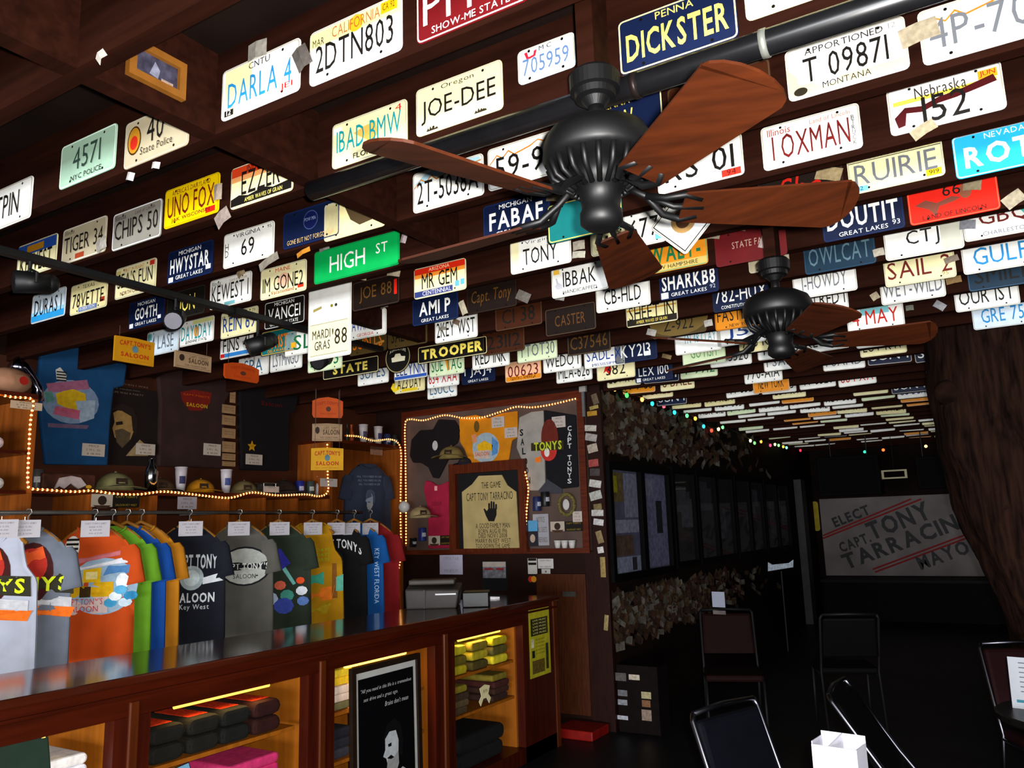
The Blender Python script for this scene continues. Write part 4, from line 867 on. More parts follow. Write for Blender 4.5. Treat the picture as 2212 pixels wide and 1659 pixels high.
put([(95,915),(185,920),(180,928),(96,924)], '#5c4860', dy=-.002)
# portrait poster
o, put, word = cloth('portrait_poster', 'dark poster with a warm lit portrait of a bearded man', 'poster', [(234,832),(340,846),(340,1008),(232,1004)], .008, '#160c0a', x=SX-.03)
put([(243,892),(262,882),(285,892),(290,925),(280,950),(262,955),(246,945),(241,925),(246,912)], '#8a6a3a')
put([(238,885),(260,872),(285,882),(295,905),(292,945),(285,930),(282,900),(262,888)], '#20140e', dy=-.0015)
put([(246,930),(262,926),(280,935),(278,952),(262,968),(250,955)], '#4a3c28', dy=-.002)
put([(270,985),(300,950),(318,965),(318,985)], '#8a7450', dy=-.0015)
put([(248,912),(262,910),(264,917),(249,919)], '#1c120c', dy=-.003)
word('WHEN I WAS', 258, 831, 318, 836, '#6a5a50'); word('A YOUNG MAN', 248, 840, 300, 845, '#6a5a50'); word('LIFE WAS A PARTY', 242, 848, 308, 853, '#6a5a50')
# brown shirt
o, put, word = cloth('display_shirt', 'dark brown t-shirt with a red and yellow saloon logo', 'shirt', [(335,815),(370,798),(415,803),(450,800),(480,812),(498,838),(480,870),(478,1012),(336,1008),(340,870)], .04, '#2c1a18', 'shirts displayed above the shelf ledge', x=SX)
put([(382,848),(412,843),(450,850),(446,872),(428,888),(402,888),(386,866)], '#6a1408'); word("CAPT.TONY'S", 388, 850, 444, 862, '#a84010', bold=.03); word('SALOON', 395, 870, 440, 884, '#b08a14', bold=.03)
# black shirt
o, put, word = cloth('display_shirt', 'black t-shirt with a small red word behind the hanging signs', 'shirt', [(510,842),(545,830),(575,838),(610,832),(640,850),(632,890),(620,895),(618,1018),(515,1016)], .04, '#0c070a', 'shirts displayed above the shelf ledge', x=SX)
word('Saloon', 556, 866, 602, 882, '#5a0c10', shear=.2)
st_ = thing('star_badge', 'yellow star badge pinned on the black shirt', 'badge', at(544, 964, x=SX+.045), math.pi/2)
MB().prism([(.045*(1 if i % 2 == 0 else .45)*math.sin(i*math.pi/5), .045*(1 if i % 2 == 0 else .45)*math.cos(i*math.pi/5)) for i in range(10)], -.004, 0).obj('star', mat('#b07c10', .5, noise_amt=.1), st_)
txt('SHERIFF', .03, .008, '#6a3a08', st_, 0, 0, -.006)
# column of cards
for i, (py0, py1) in enumerate(((842,868),(870,892),(893,917),(921,945),(950,975),(976,992),(993,1005))):
    c, wd, hh = rect_on(480 if i else 497, py0+3, 508, py1+3, x=SX+.05)
    o = thing('size_card', 'tan card in the column beside the brown shirt, %s from the top' % ordinal(i+1), 'card', c, math.pi/2, 'column of tan cards')
    MB().box(-wd/2,wd/2,-.002,0,-hh/2,hh/2).obj('card', mat('#8c6c4a', .7, noise_amt=.15), o)
    for j in range(2): txt('SIZE M L XL', wd*.7, .008, '#5a4028', o, 0, .012-.02*j, -.003)
def card(px0, py0, px1, py1, label, col='#a89a8c', lines=('PRICE', 'S M L XL', '$ 18.00'), name='price_card', cat='price card', group=None, ink='#5a5048', **pl):
    c, wd, hh = rect_on(px0, py0, px1, py1, **pl)
    o = thing(name, label, cat, c, math.pi/2 if 'x' in pl else 0, group)
    cb = MB().box(-wd/2,wd/2,-.003,0,-hh/2,hh/2).obj('card', mat(col, .7, noise_amt=.06), o)
    for j, s in enumerate(lines): txt(s, wd*min(.8, .07*len(s)+.1), hh*.5/max(3, len(lines)), ink, cb, 0, hh*.32-hh*.64*j/max(1, len(lines)-1), -.0042)
    return o
card(178, 957, 225, 987, 'cream price card on the blue display shirt', group='price cards on the shelf wall', x=SX+.06)
card(294, 957, 334, 984, 'cream price card on the portrait poster', group='price cards on the shelf wall', x=SX+.06)
card(440, 957, 476, 985, 'cream price card on the dark brown display shirt', group='price cards on the shelf wall', x=SX+.06)
card(531, 980, 566, 1005, 'cream price card under the yellow star badge', group='price cards on the shelf wall', x=SX+.06)
card(23, 864, 90, 888, 'cream card under the rope light at the top left shelf', group='price cards on the shelf wall', col='#b09478', x=XF+.03)
card(384, 1073, 424, 1100, 'white card pinned below the rope light on the ledge edge', group='price cards on the shelf wall', col='#989096', x=XF+.025)
card(569, 1050, 602, 1064, 'small white card leaning on the shelf ledge', group='price cards on the shelf wall', col='#a89c94', lines=('PRICE',), x=XF-.01)
card(692, 1033, 728, 1052, 'white card stuck over the rope light by the right cabinet', group='price cards on the shelf wall', col='#b0a49c', lines=('PRICE',), x=XF+.03)
card(800, 962, 826, 984, 'small tan card above the slate blue shirt', group='price cards on the shelf wall', col='#a0745c', x=XF-.2)
for i, (a, b_, pl) in enumerate((((198,1067,242,1095),(244,1068,300,1096),dict(x=XF+.03)), ((926,1158,951,1177),(951,1157,976,1177),dict(y=6.03)), ((1189,1127,1220,1147),(1220,1127,1259,1147),dict(y=6.03)))):
    w_ = ('on the shelf ledge edge', 'over the pink tank top', 'right of the apron')[i]
    o = card(*a, 'cream logo sticker with a dark bearded head %s' % w_, col='#a09484', lines=(), name='logo_sticker', cat='sticker', group='logo stickers', **pl)
    MB().ell(0,.0,.03,.03,-.004,10).obj('head', mat('#2a1c14', .7), o); MB().poly([(-.06,-.03),(.06,-.03),(.03,-.05),(-.03,-.05)],-.004).obj('moustache', mat('#3a2418', .7), o)
    card(*b_, 'black sticker with gold lettering beside the logo sticker %s' % w_, col='#120c08', lines=("CAPT TONY'S", 'SALOON KEY WEST'), ink='#8a7418', name='logo_sticker', cat='sticker', group='logo stickers', **pl)
# goods on the ledge
LZ = 1.906
def led(px, x=-5.0): return Vector((x, at(px, 1056, x=x).y, LZ))
def cap(px, col, label, s=1, x=-5.05, rz=1.2, loc=None):
    o = thing('cap', label, 'cap', (loc or led(px, x))+Vector((0, 0, .004)), rz, 'caps for sale')
    pr = [(.085*s*math.cos(t*math.pi/2/6), .075*s*math.sin(t*math.pi/2/6)+.02*s) for t in range(7)]; pr = [(.086*s, 0)]+pr[:-1]+[(.006*s, .095*s)]
    MB().lathe(pr, n=18, sx=1.08).obj('crown', mat(col, .9, noise_amt=.2, scale=20), o, True)
    mb = MB(); n = 12; v = []; f = []
    for i in range(n+1):
        t = -math.pi/2+math.pi*(i/n-.5)*.86
        for r, z in ((.075, .014), (.12, .008), (.145, .003)):
            v.append((r*s*math.cos(t)*1.02, r*s*math.sin(t)*1.05-.01*s, z*s+.014*s*math.cos((i/n-.5)*math.pi)-.0*s))
    for i in range(n):
        for j in range(2): f.append((i*3+j, i*3+j+1, i*3+j+4, i*3+j+3))
    b = mb.add(v, f).obj('brim', mat(col, .9, noise_amt=.25, scale=20), o, True)
    sm = b.modifiers.new('t', 'SOLIDIFY'); sm.thickness = .003
    MB().ball((0,0,.096*s), .007*s, 6, 4).obj('button', mat(col, .9), o)
    MB().add([(-.03*s,-.083*s,.03*s),(.03*s,-.083*s,.03*s),(.028*s,-.074*s,.062*s),(-.028*s,-.074*s,.062*s)], [(0,1,2,3)]).obj('badge', mat('#2a1c10', .8, noise_amt=.4, scale=60), o)
    return o
cap(248, '#6a6440', 'large khaki hat standing on the shelf ledge', 1.3, rz=1.4)
cap(345, '#4a3420', 'brown cap beside the metal shaker', 1.05)
cap(433, '#a86c08', 'mustard yellow cap between the two white tumblers', 1.08)
cap(527, '#6a5a38', 'tan cap right of the second white tumbler', 1.1)
cap(612, '#2c211c', 'dark brown cap at the right end of the ledge', 1.3)
def cup(px, label, col, prof, name, cat, x=-5.0, badge=None, loc=None, group='cups and bottles for sale', rough=.4, metal=0):
    o = thing(name, label, cat, loc or led(px, x), 0, group)
    bo = MB().lathe(prof, n=18).obj('body', mat(col, rough, metal, noise_amt=.08), o, True)
    r = prof[len(prof)//2][0]; h = prof[-1][1]
    MB().lathe([(prof[-1][0]+.002, h-.004), (prof[-1][0]+.003, h+.003), (prof[-1][0]-.004, h+.004)], n=18).obj('rim', mat(col, rough, metal, noise_amt=0), o, True)
    if badge:
        mb = MB(); n = 6
        for i in range(n):
            for a, b_ in ((i, i+1),):
                t0, t1 = -.9+.9*a/n*1.2, -.9+.9*b_/n*1.2
                mb.add([(1.03*r*math.cos(t0), 1.03*r*math.sin(t0), h*.35), (1.03*r*math.cos(t1), 1.03*r*math.sin(t1), h*.35), (1.03*r*math.cos(t1), 1.03*r*math.sin(t1), h*.65), (1.03*r*math.cos(t0), 1.03*r*math.sin(t0), h*.65)], [(0,1,2,3)])
        mb.obj('logo', mat(badge, .6, noise_amt=.4, scale=50), bo)
    return o
TUM = [(.026,0),(.034,.06),(.04,.14),(.042,.18)]; SHOT = [(.02,0),(.026,.03),(.03,.06)]; CAN = [(.036,0),(.038,.005),(.038,.11),(.034,.118)]
BOT = [(.02,0),(.022,.01),(.022,.09),(.01,.12),(.009,.16),(.012,.165)]
SHK = [(.036,0),(.04,.1),(.042,.13),(.034,.16),(.022,.185),(.02,.215),(.01,.222)]
cup(326, 'polished metal cocktail shaker on the shelf ledge', '#b0b4b8', SHK, 'cocktail_shaker', 'shaker', x=-4.92, rough=.15, metal=1)
cup(390, 'white tumbler with dark logo left of the mustard cap', '#b0a8ac', TUM, 'tumbler', 'cup', badge='#2c2c50')
cup(488, 'white tumbler with blue logo right of the mustard cap', '#b0a8ac', TUM, 'tumbler', 'cup', badge='#3a4478')
cup(78, 'dark can holder at the left end of the ledge', '#3c3a3a', CAN, 'can_holder', 'can holder', badge='#a8a8a8')
cup(648, 'blue can holder with white logo at the right end of the ledge', '#1c2470', CAN, 'can_holder', 'can holder', badge='#b0b0c8')
cup(670, 'grey green can holder beside the blue one', '#343c3a', CAN, 'can_holder', 'can holder', badge='#a8b0a8')
cup(687, 'slim white bottle by the cabinet side', '#a8a4a8', BOT, 'bottle', 'bottle')
bx = thing('bandana_box', 'box of brown bandanas with a white folded one in front', 'box', led(138), math.pi/2, None)
MB().box(-.17,.17,-.06,.12,0,.1).obj('box', mat('#3a1c10', .7, noise_amt=.5, scale=25), bx, bevel=.01)
MB().prism([(-.1,.0),(-.07,.02),(-.04,.005),(0,.04),(.05,.005),(.1,.03),(.06,.075),(0,.085),(-.07,.07)][::-1], -.075, -.062).obj('white_bandana', mat('#9a8e8c', .8, noise_amt=.2), bx)
MB().ell(.12,.02,.02,.012,-.066,10).obj('yellow_tag', mat('#c08a18', .6), bx)
tr = thing('chrome_rack', 'small chrome rack behind the white card on the ledge', 'rack', led(577, -4.9), math.pi/2)
for x in (-.06, .06): MB().cyl((x,-.03,0), (x,-.03,.08), .004).obj('upright', mat('#c0c4c4', .2, 1, noise_amt=0), tr)
MB().box(-.07,.07,-.035,.06,.08,.086).obj('plate', mat('#b0b4b4', .2, 1, noise_amt=.05), tr)
MB().box(-.055,.055,.0,.05,.002,.078).obj('stock', mat('#2c2420', .6, noise_amt=.5), tr)
# right cabinet top
RZ = 2.391
for i, (px, pr, c, lab, nm, ct_, bd) in enumerate(((750, BOT, '#1c120e', 'dark brown bottle with pale label on the right cabinet', 'bottle', 'bottle', '#c0b0a0'), (759, BOT, '#8a3c14', 'amber bottle next to the dark one on the right cabinet', 'bottle', 'bottle', None), (785, TUM, '#a8a0a0', 'first white tumbler on the right cabinet', 'tumbler', 'cup', '#3c3c50'), (800, SHOT, '#6a645c', 'small shot glass on the right cabinet', 'shot_glass', 'glass', None), (817, TUM, '#aca4a0', 'second white tumbler on the right cabinet', 'tumbler', 'cup', '#30305a'), (836, CAN, '#22264c', 'navy can holder on the right cabinet', 'can_holder', 'can holder', '#b0b0c0'), (852, CAN, '#20201e', 'black can holder on the right cabinet end', 'can_holder', 'can holder', '#808080'))):
    cup(px, lab, c, pr, nm, ct_, badge=bd, loc=Vector((-5.0, at(px, 940, x=-5.0).y, RZ)))
# left cabinet
fb = thing('football', 'tan football with a red spot on the left cabinet top', 'ball', at(20, 820, x=-4.98), math.pi/2+.2)
MB().ball((0,0,0), .08, 18, 10, sx=1.75).obj('leather', mat('#a07458', .6, noise_amt=.2), fb, True)
MB().ell(.03,.0,.03,.026,-.083).obj('red_spot', mat('#a02018', .6), fb)
txt('SALOON', .09, .016, '#6a3020', fb, .03, .04, -.075)
fb.location.z = 2.461+.081
hm = thing('chrome_horn', 'shiny chrome trophy piece behind the football', 'trophy', at(68, 830, x=-5.1), 0)
MB().tube([(0,-.12,.22),(0,-.06,.19),(0,0,.13),(0,.04,.08),(0,.04,0)], [.05,.045,.035,.03,.045], 14).obj('horn', mat('#a8a8c0', .12, 1, noise_amt=.1), hm, True)
hm.location.z = 2.461
for i, (px0, px1, py, c, z) in enumerate(((0,55,950,'#b09a98',2.121),(0,40,1040,'#a8a098',1.891))):
    folded(-5.0, at(25, py, x=-5.0).y-.26, z+.002, .3, .3, .07, c, 'pale folded garment on the %s left cabinet shelf' % ('upper', 'lower')[i], group='folded garments on the wall shelves')
folded(-4.98, at(18, 965, x=-4.98).y-.2, 2.196, .26, .16, .035, '#b0801c', 'mustard folded cloth on the upper left cabinet shelf', group='folded garments on the wall shelves')
# cubby stacks
dvy = [py_(px) for px in (62, 195, 335, 491, 570, 640, 709)]
for i, cs in enumerate((('#141416','#a09aa0','#9c7c74','#8c8690'), ('#1c2030','#14161c'), ('#6a1c08','#b05a10','#a85010','#b87018'), ('#3a1a10','#4a2410'), ('#7a4a08','#8a5a0c'), ('#7a4408','#a86810'))):
    z = 1.413
    for j, c in enumerate(cs):
        folded(-5.0, (dvy[i]+dvy[i+1])/2-.01, z, .3, min(.27, dvy[i+1]-dvy[i]-.05), .035, c, 'folded garment %s from bottom in a cubbyhole, %s stack' % (ordinal(j+1), ('grey', 'navy', 'orange', 'brown', 'yellow', 'amber')[i]), group='folded garments in the cubbyholes'); z += .036
# hanging souvenir signs
def sign(px0, py0, px1, py1, label, col, rz, kind, x, th=.012):
    c, wd, hh = rect_on(px0, py0, px1, py1, x=x); mp = (px0+px1)/2
    hh = at(mp, py0, x=x).z-at(mp, py1, x=x).z; c = at(mp, (py0+py1)/2, x=x)
    if rz < math.pi/2: wd = math.hypot(*(at(px1,(py0+py1)/2,x=x)-at(px0,(py0+py1)/2,x=x)).xy)*.62
    o = thing('souvenir_sign', label, 'sign', c, rz, 'souvenir signs hung by the shelves')
    if kind == 'arch': pts = [(-wd/2,-hh*.35),(-wd*.45,-hh/2),(wd*.45,-hh/2),(wd/2,-hh*.35),(wd/2,hh*.3),(wd*.3,hh*.43),(0,hh/2),(-wd*.3,hh*.43),(-wd/2,hh*.3)]
    else: pts = [(-wd/2,-hh/2),(wd/2,-hh/2),(wd/2,hh*.46),(0,hh*.5),(-wd/2,hh*.46)]
    bd = MB().prism(pts, -th, 0).obj('board', mat(col, .55, noise_amt=.1), o)
    if kind == 'yellow':
        txt("CAPT.TONY'S", wd*.78, hh*.2, '#a02808', bd, 0, hh*.27, -th-.002, bold=.03, arc=hh*.04); txt('SALOON', wd*.7, hh*.18, '#a02808', bd, 0, -hh*.2, -th-.002, bold=.03)
        MB().ell(0,hh*.05,wd*.08,hh*.14,-th-.002).obj('emblem', mat('#4a6a74', .6, noise_amt=.3), bd); txt('KEY WEST, FLORIDA', wd*.7, hh*.06, '#a06010', bd, 0, -hh*.4, -th-.002)
    elif kind == 'tan':
        txt("CAPT. TONY'S", wd*.5, hh*.16, '#5a4434', bd, wd*.13, hh*.25, -th-.002); txt('SALOON', wd*.55, hh*.3, '#4a3424', bd, wd*.13, 0, -th-.002, bold=.03); txt('THE OLDEST BAR', wd*.6, hh*.09, '#5a4434', bd, wd*.05, -hh*.3, -th-.002)
        MB().ell(-wd*.33,hh*.1,wd*.07,hh*.2,-th-.002).obj('emblem', mat('#2c1c14', .6), bd)
        for a, b_, c_, d in ((-.47,-.42,.47,-.40),(-.47,.40,.47,.42)): MB().rect(a*wd,b_*hh,c_*wd,d*hh,-th-.0015).obj('border', mat('#5a4434', .6), bd)
    else:
        MB().ell(wd*.02,-hh*.08,wd*.08,hh*.12,-th-.002).obj('emblem', mat('#4a2818', .6), bd); txt("CAPT.TONY'S", wd*.7, hh*.16, '#982c08', bd, 0, hh*.22, -th-.002, bold=.03, arc=hh*.08); txt('SALOON', wd*.5, hh*.1, '#982c08', bd, 0, -hh*.3, -th-.002)
    for s_ in (-1, 1): MB().cyl((s_*wd*.38,-.004,hh*.4), (s_*wd*.38,-.004,2.712-c.z), .0015, n=5).obj('string', mat('#4a3a34', .8, noise_amt=0), o)
    return o
sign(247, 731, 330, 786, 'yellow saloon sign hanging above the brown shirt at the left', '#b07808', math.pi/2, 'yellow', -3.9)
sign(377, 763, 454, 799, 'tan saloon sign hanging between a yellow and an orange one', '#94785a', math.pi/2, 'tan', -3.9)
sign(484, 785, 557, 823, 'orange arched sign hanging left of the STATE sign', '#a83c0a', math.pi/2, 'arch', -3.9)
sign(670, 858, 745, 903, 'orange arched sign at the top of the stack of three', '#b0440c', math.radians(52), 'arch', -4.55)
sign(670, 915, 743, 953, 'tan sign in the middle of the stack of three', '#94785a', math.radians(52), 'tan', -4.5)
sign(667, 967, 746, 1016, 'yellow sign at the bottom of the stack of three', '#c08c08', math.radians(52), 'yellow', -4.45)
# slate blue shirt in the right cabinet
def pr_quote(o, fn):
    for i in range(3): ptxt(o, fn, 'ALL YOU NEED IN LIFE', .26-.02*i, .018, '#70788c', 0, -.12-.035*i)
    face(o, .11, -.004, '#7c8494', '#3c4456', .0, -.34, fn); ptxt(o, fn, 'Tony', .09, .04, '#7c8494', -.1, -.55, shear=.3)
y0 = (at(765, 1000, x=-4.9).y+at(860, 1000, x=-4.9).y)/2
shirt('display_shirt', 'slate blue t-shirt with a pale portrait hanging in the right cabinet', (-4.97, y0-.05, 2.21), math.radians(72), '#2a3040', .7, .5, 'tee', prints=pr_quote, group='shirts displayed above the shelf ledge')

# ---------------------------------------------------------------- rope lights
BULB = mat('#ffb060', .4, noise_amt=0, emit=5.5); ROPE = mat('#b04808', .4, noise_amt=0, emit=.28)
def rope(pts, label, step=.028):
    o = thing('rope_light', label, 'rope light', pts[0], 0, 'rope lights')
    P_ = [Vector(p)-Vector(pts[0]) for p in pts]
    sm = []
    for i in range(len(P_)-1):
        a, b_, c_, d = P_[max(0,i-1)], P_[i], P_[i+1], P_[min(len(P_)-1,i+2)]
        for k in range(8):
            t = k/8; sm.append(.5*((2*b_)+(c_-a)*t+(2*a-5*b_+4*c_-d)*t*t+(3*b_-a-3*c_+d)*t**3))
    sm.append(P_[-1])
    MB().tube(sm, .0055, 6).obj('tube', ROPE, o, True)
    mb = MB(); acc = 0
    for a, b_ in zip(sm, sm[1:]):
        l = (b_-a).length; d = 0
        while acc+l-d >= step:
            d += step-acc; acc = 0; p = a+(b_-a)*(d/l) if l else a
            mb.ball(p, .0078, 6, 4)
        acc += l-d
    q = mb.obj('bulbs', BULB, o); q['kind'] = 'stuff'
def rp(L, **pl): return [at(*p, **pl) for p in L]
rope(rp([(0,853),(30,858),(62,860),(72,868),(66,910),(62,980),(60,1040),(66,1055),(100,1058),(160,1062),(200,1060),(250,1067),(300,1068),(350,1062),(400,1066),(460,1073),(500,1075),(545,1064),(600,1070),(660,1068),(690,1072),(708,1062),(708,1030),(707,960)], x=XF+.03), 'glowing rope light along the shelf ledge on the left wall')
rope(rp([(745,941),(775,943),(808,952),(840,949),(858,955),(866,975),(866,1030),(865,1100),(866,1180),(862,1225),(848,1238),(828,1233)], x=XF+.03), 'glowing rope light around the right shelf cabinet')
rope(rp([(877,1180),(877,1100),(876,1000),(875,920),(884,906),(915,908),(960,897),(1000,903),(1040,902),(1080,890),(1115,879),(1150,880),(1190,874),(1245,861)], y=6.02), 'glowing rope light framing the display board')
rope(rp([(1124,1003),(1134,1020),(1141,1055),(1138,1100),(1134,1170)], y=6.0), 'short glowing rope light beside the apron')

# ---------------------------------------------------------------- display board on the back wall
BY = 6.06
db = thing('display_board', 'wood framed display board with shirts on the back wall', 'display board', (-3.9, BY, 2.05))
MB().box(-.98,.97,0,.035,-.66,.67).obj('panel', mat('#4a3a34', .8, noise_amt=.15, scale=6), db)
FRW = mat('#4a1a08', .4, noise_amt=.3, kind='wood_x')
for nm, b_ in (('top',(-.98,.97,-.02,0,.615,.67)),('bottom',(-.98,.97,-.02,0,-.68,-.64)),('left',(-.98,-.94,-.02,0,-.64,.615)),('right',(.91,.97,-.02,0,-.64,.615))):
    MB().box(*b_).obj('frame_bar', FRW, db)
DP = dict(y=BY-.002); G = 'garments on the display board'
o, put, word = cloth('display_shirt', 'crumpled black shirt pinned at the upper left of the display board', 'shirt', [(888,985),(892,950),(910,930),(938,928),(950,906),(985,908),(998,930),(990,958),(975,968),(975,985),(962,1010),(950,1034),(938,1032),(928,1010),(912,1000),(895,1000)], .03, '#100a0c', G, **DP)
put(('e',944,963,6,10), '#a8a4a0')
cap(0, '#6a5a30', 'khaki cap on the display board below the black shirt', 1.2, loc=at(975, 992, y=BY-.15), rz=.3)
cap(0, '#1a1820', 'dark cap beside the khaki one on the display board', .7, loc=at(1004, 1005, y=BY-.05), rz=.2)
o, put, word = cloth('display_shirt', 'golden yellow t-shirt with a colourful saloon picture on the display board', 'shirt', [(994,902),(1030,896),(1058,904),(1085,893),(1120,888),(1121,945),(1108,952),(1100,1002),(1018,1006),(1006,972),(996,955)], .025, '#b87008', G, **DP)
put(('e',1053,968,30,30), '#8a98a0'); put([(1034,962),(1050,952),(1068,962),(1066,974),(1036,974)], '#c89808', dy=-.002); put([(1026,976),(1060,972),(1062,990),(1028,992)], '#b09888', dy=-.0025); put([(1066,944),(1080,956),(1078,980),(1066,985)], '#4878a8', dy=-.002); put(('e',1033,922,6,12), '#5a4010'); put([(1022,940),(1032,938),(1034,955),(1024,958)], '#c07850', dy=-.002)
word('SALOON', 1030, 978, 1060, 984, '#a03828', -.004)
for a, l in (((1062,902,1090,922),'small cream card on the golden shirt near the rope light'),((1090,925,1118,944),'small white card at the right of the golden shirt'),((1192,901,1222,922),'white card on the black half of the two colour shirt'),((1237,1105,1258,1127),'tilted white card beside the garter on the board')):
    card(*a, l, col='#a89c94', group='cards on the display board', y=BY-.035)
o, put, word = cloth('display_shirt', 'white left half of a two colour shirt with vertical word SALOON', 'shirt', [(1124,902),(1150,890),(1176,887),(1180,1042),(1165,1060),(1145,1060),(1132,1000),(1118,968)], .025, '#8a847c', G, **DP)
for ch, (a, b_) in zip('SALOON', ((1130,935),(1132,955),(1135,975),(1139,997),(1141,1017),(1145,1038))): word(ch, a-4, b_-7, a+4, b_+7, '#14100e', bold=.03)
o, put, word = cloth('display_shirt', 'black right half of a two colour shirt with a red oval emblem', 'shirt', [(1177,886),(1246,897),(1252,1052),(1216,1056),(1182,1034)], .025, '#0e0d12', G, **DP)
for ch, i in zip("CAPTTONYS", (0,1,2,3,5,6,7,8,9)): word(ch, 1229, 921+12.6*i, 1238, 931+12.6*i, '#b8b8b8', bold=.02)
put(('e',1192,948,20,40), '#5a1c10', dy=-.012); put(('e',1190,975,18,20), '#a82820', dy=-.013); put(('e',1186,978,6,9), '#c8c0b8', dy=-.014); put([(1152,958),(1222,952),(1222,972),(1152,975)], '#2a2410', dy=-.0135); word('TONYS', 1158, 957, 1218, 971, '#a8b020', -.0145, bold=.03)
put([(1160,990),(1172,986),(1174,998),(1162,1000)], '#d06818', dy=-.0125)
o, put, word = cloth('display_shirt', 'hot pink tank top on the display board', 'shirt', [(922,1038),(934,1040),(946,1048),(958,1046),(968,1040),(974,1040),(977,1184),(928,1185),(926,1095),(918,1058)], .025, '#8a1430', G, **DP)
put([(942,1050),(948,1050),(948,1060),(942,1060)], '#c88a88'); word('saloon', 936, 1080, 958, 1092, '#6a1024')
# framed apron
ap, aw, ah = rect_on(974, 1004, 1142, 1191, y=BY-.04)
af = thing('framed_apron', 'cream apron with a black handprint in a dark wooden frame', 'framed apron', ap)
for b_ in ((-aw/2,-aw/2+.07,-.04,.015,-ah/2,ah/2),(aw/2-.06,aw/2,-.04,.015,-ah/2,ah/2),(-aw/2+.07,aw/2-.06,-.04,.015,ah/2-.09,ah/2),(-aw/2+.07,aw/2-.06,-.04,.015,-ah/2,-ah/2+.03)): MB().box(*b_).obj('frame_bar', mat('#4c1c08', .4, noise_amt=.3, kind='wood_z'), af)
MB().rect(-aw/2+.07,-ah/2+.03,aw/2-.06,ah/2-.09,.01).obj('backing', mat('#0c0a0c', .7), af)
la = lambda px, py: ((at(px, py, y=BY-.05)-ap).x, (at(px, py, y=BY-.05)-ap).z)
pts = [la(*p) for p in ((1002,1187),(1122,1187),(1115,1062),(1096,1048),(1084,1026),(1034,1028),(1020,1046),(998,1063))]
apn = MB().prism(pts, -.012, .0).obj('apron', mat('#a08c5c', .8, noise_amt=.12, scale=8), af)
for s, a in (('THE GAME',(1040,1042,1082,1053)),('CAPT TONY TARRACINO',(1008,1066,1108,1078)),('A GOOD FAMILY MAN',(1028,1131,1102,1140)),('BORN AUG 10 1916',(1034,1143,1096,1151)),('DIED NOV 1 2008',(1034,1153,1096,1161)),('MARRY IN KEY WEST',(1028,1164,1104,1172)),('TOO DOWN THE GAME',(1028,1175,1102,1183))):
    p0, p1 = la(a[0], a[1]), la(a[2], a[3]); txt(s, abs(p1[0]-p0[0]), abs(p1[1]-p0[1]), '#2a2218', af, (p0[0]+p1[0])/2, (p0[1]+p1[1])/2, -.014)
mb = MB()
mb.poly([la(*p) for p in ((1056,1126),(1068,1126),(1073,1112),(1073,1098),(1056,1098),(1052,1104),(1047,1098),(1045,1100),(1050,1114))], -.0135)
for x, t in ((1057,1086),(1062,1082),(1067,1083),(1072,1088)): mb.poly([la(*p) for p in ((x-2,1100),(x+2,1100),(x+2,t+2),(x,t),(x-2,t+2))], -.0137)
mb.obj('handprint', mat('#14100e', .8), af)
# small stock on the board
gt = thing('garter_ring', 'round gold and white garter on the lower right of the board', 'garter', at(1224, 1090, y=BY-.03))
mb = MB(); mb.tube([(.07*math.cos(t*math.pi/12), 0, .085*math.sin(t*math.pi/12)) for t in range(25)], .016, 8).obj('ruffle', mat('#5a5028', .8, noise_amt=.5, scale=60), gt)
MB().ell(0,0,.03,.045,-.01).obj('centre', mat('#a8a4a0', .8), gt)
for px, py, c, l in ((1160,1090,'#1c2448','navy can holder hanging on the board right of the apron'),(1178,1080,'#121214','black can holder hanging on the board'),(912,1155,'#1c2660','blue can holder at the lower left of the board')):
    cup(0, l, c, CAN, 'can_holder', 'can holder', badge='#a8a8b4', loc=at(px, py+14, y=BY-.05))
cup(0, 'small dark mug in the lower left corner of the board', '#161418', [(.03,0),(.036,.04),(.036,.08)], 'mug', 'mug', badge='#a0a0a0', loc=at(892, 1182, y=BY-.05))
for i, px in enumerate((1205, 1220, 1236)): cup(0, 'white shot glass on the board ledge, %s of three' % ordinal(i+1), '#b0aca8', SHOT, 'shot_glass', 'glass', loc=at(px, 1184, y=BY-.05))
card(1151, 1111, 1187, 1178, 'pale paper sheet right of the apron rope light', col='#8c8a90', lines=('NOTICE','TO ALL GUESTS','NO REFUNDS'), group='cards on the display board', y=BY-.012)
o = card(1139, 1131, 1163, 1180, 'photo of a dark portrait under blue sky beside the apron', col='#1c1c24', lines=(), name='photo_print', cat='photo', y=BY-.03)
MB().rect(-.05,.03,.05,.12,-.004).obj('sky', mat('#4a88b0', .5), o); MB().ell(0,-.03,.025,.035,-.0045).obj('face', mat('#a08878', .6), o)
o, put, word = cloth('display_shirt', 'dark grey shirt below the two colour shirt on the board', 'shirt', [(1163,1034),(1215,1036),(1216,1066),(1166,1066)], .015, '#34343a', G, **DP)
cap(0, '#8a7854', 'tan cap at the left of the pink tank top', 1.1, loc=at(908, 1120, y=BY-.17), rz=1.0)
lp = thing('clip_lamp', 'white clip lamp at the left edge of the display board', 'lamp', at(880, 1095, y=5.95))
MB().lathe([(.02,0),(.05,.02),(.055,.06),(.03,.09)], n=16).xf(Matrix.Rotation(math.pi/2, 4, 'X')).obj('shade', mat('#b8b4b0', .3, noise_amt=.05), lp, True)
MB().cyl((0,-.02,0),(-.02,.09,0),.008).obj('arm', mat('#8c8c90', .3, .7), lp)
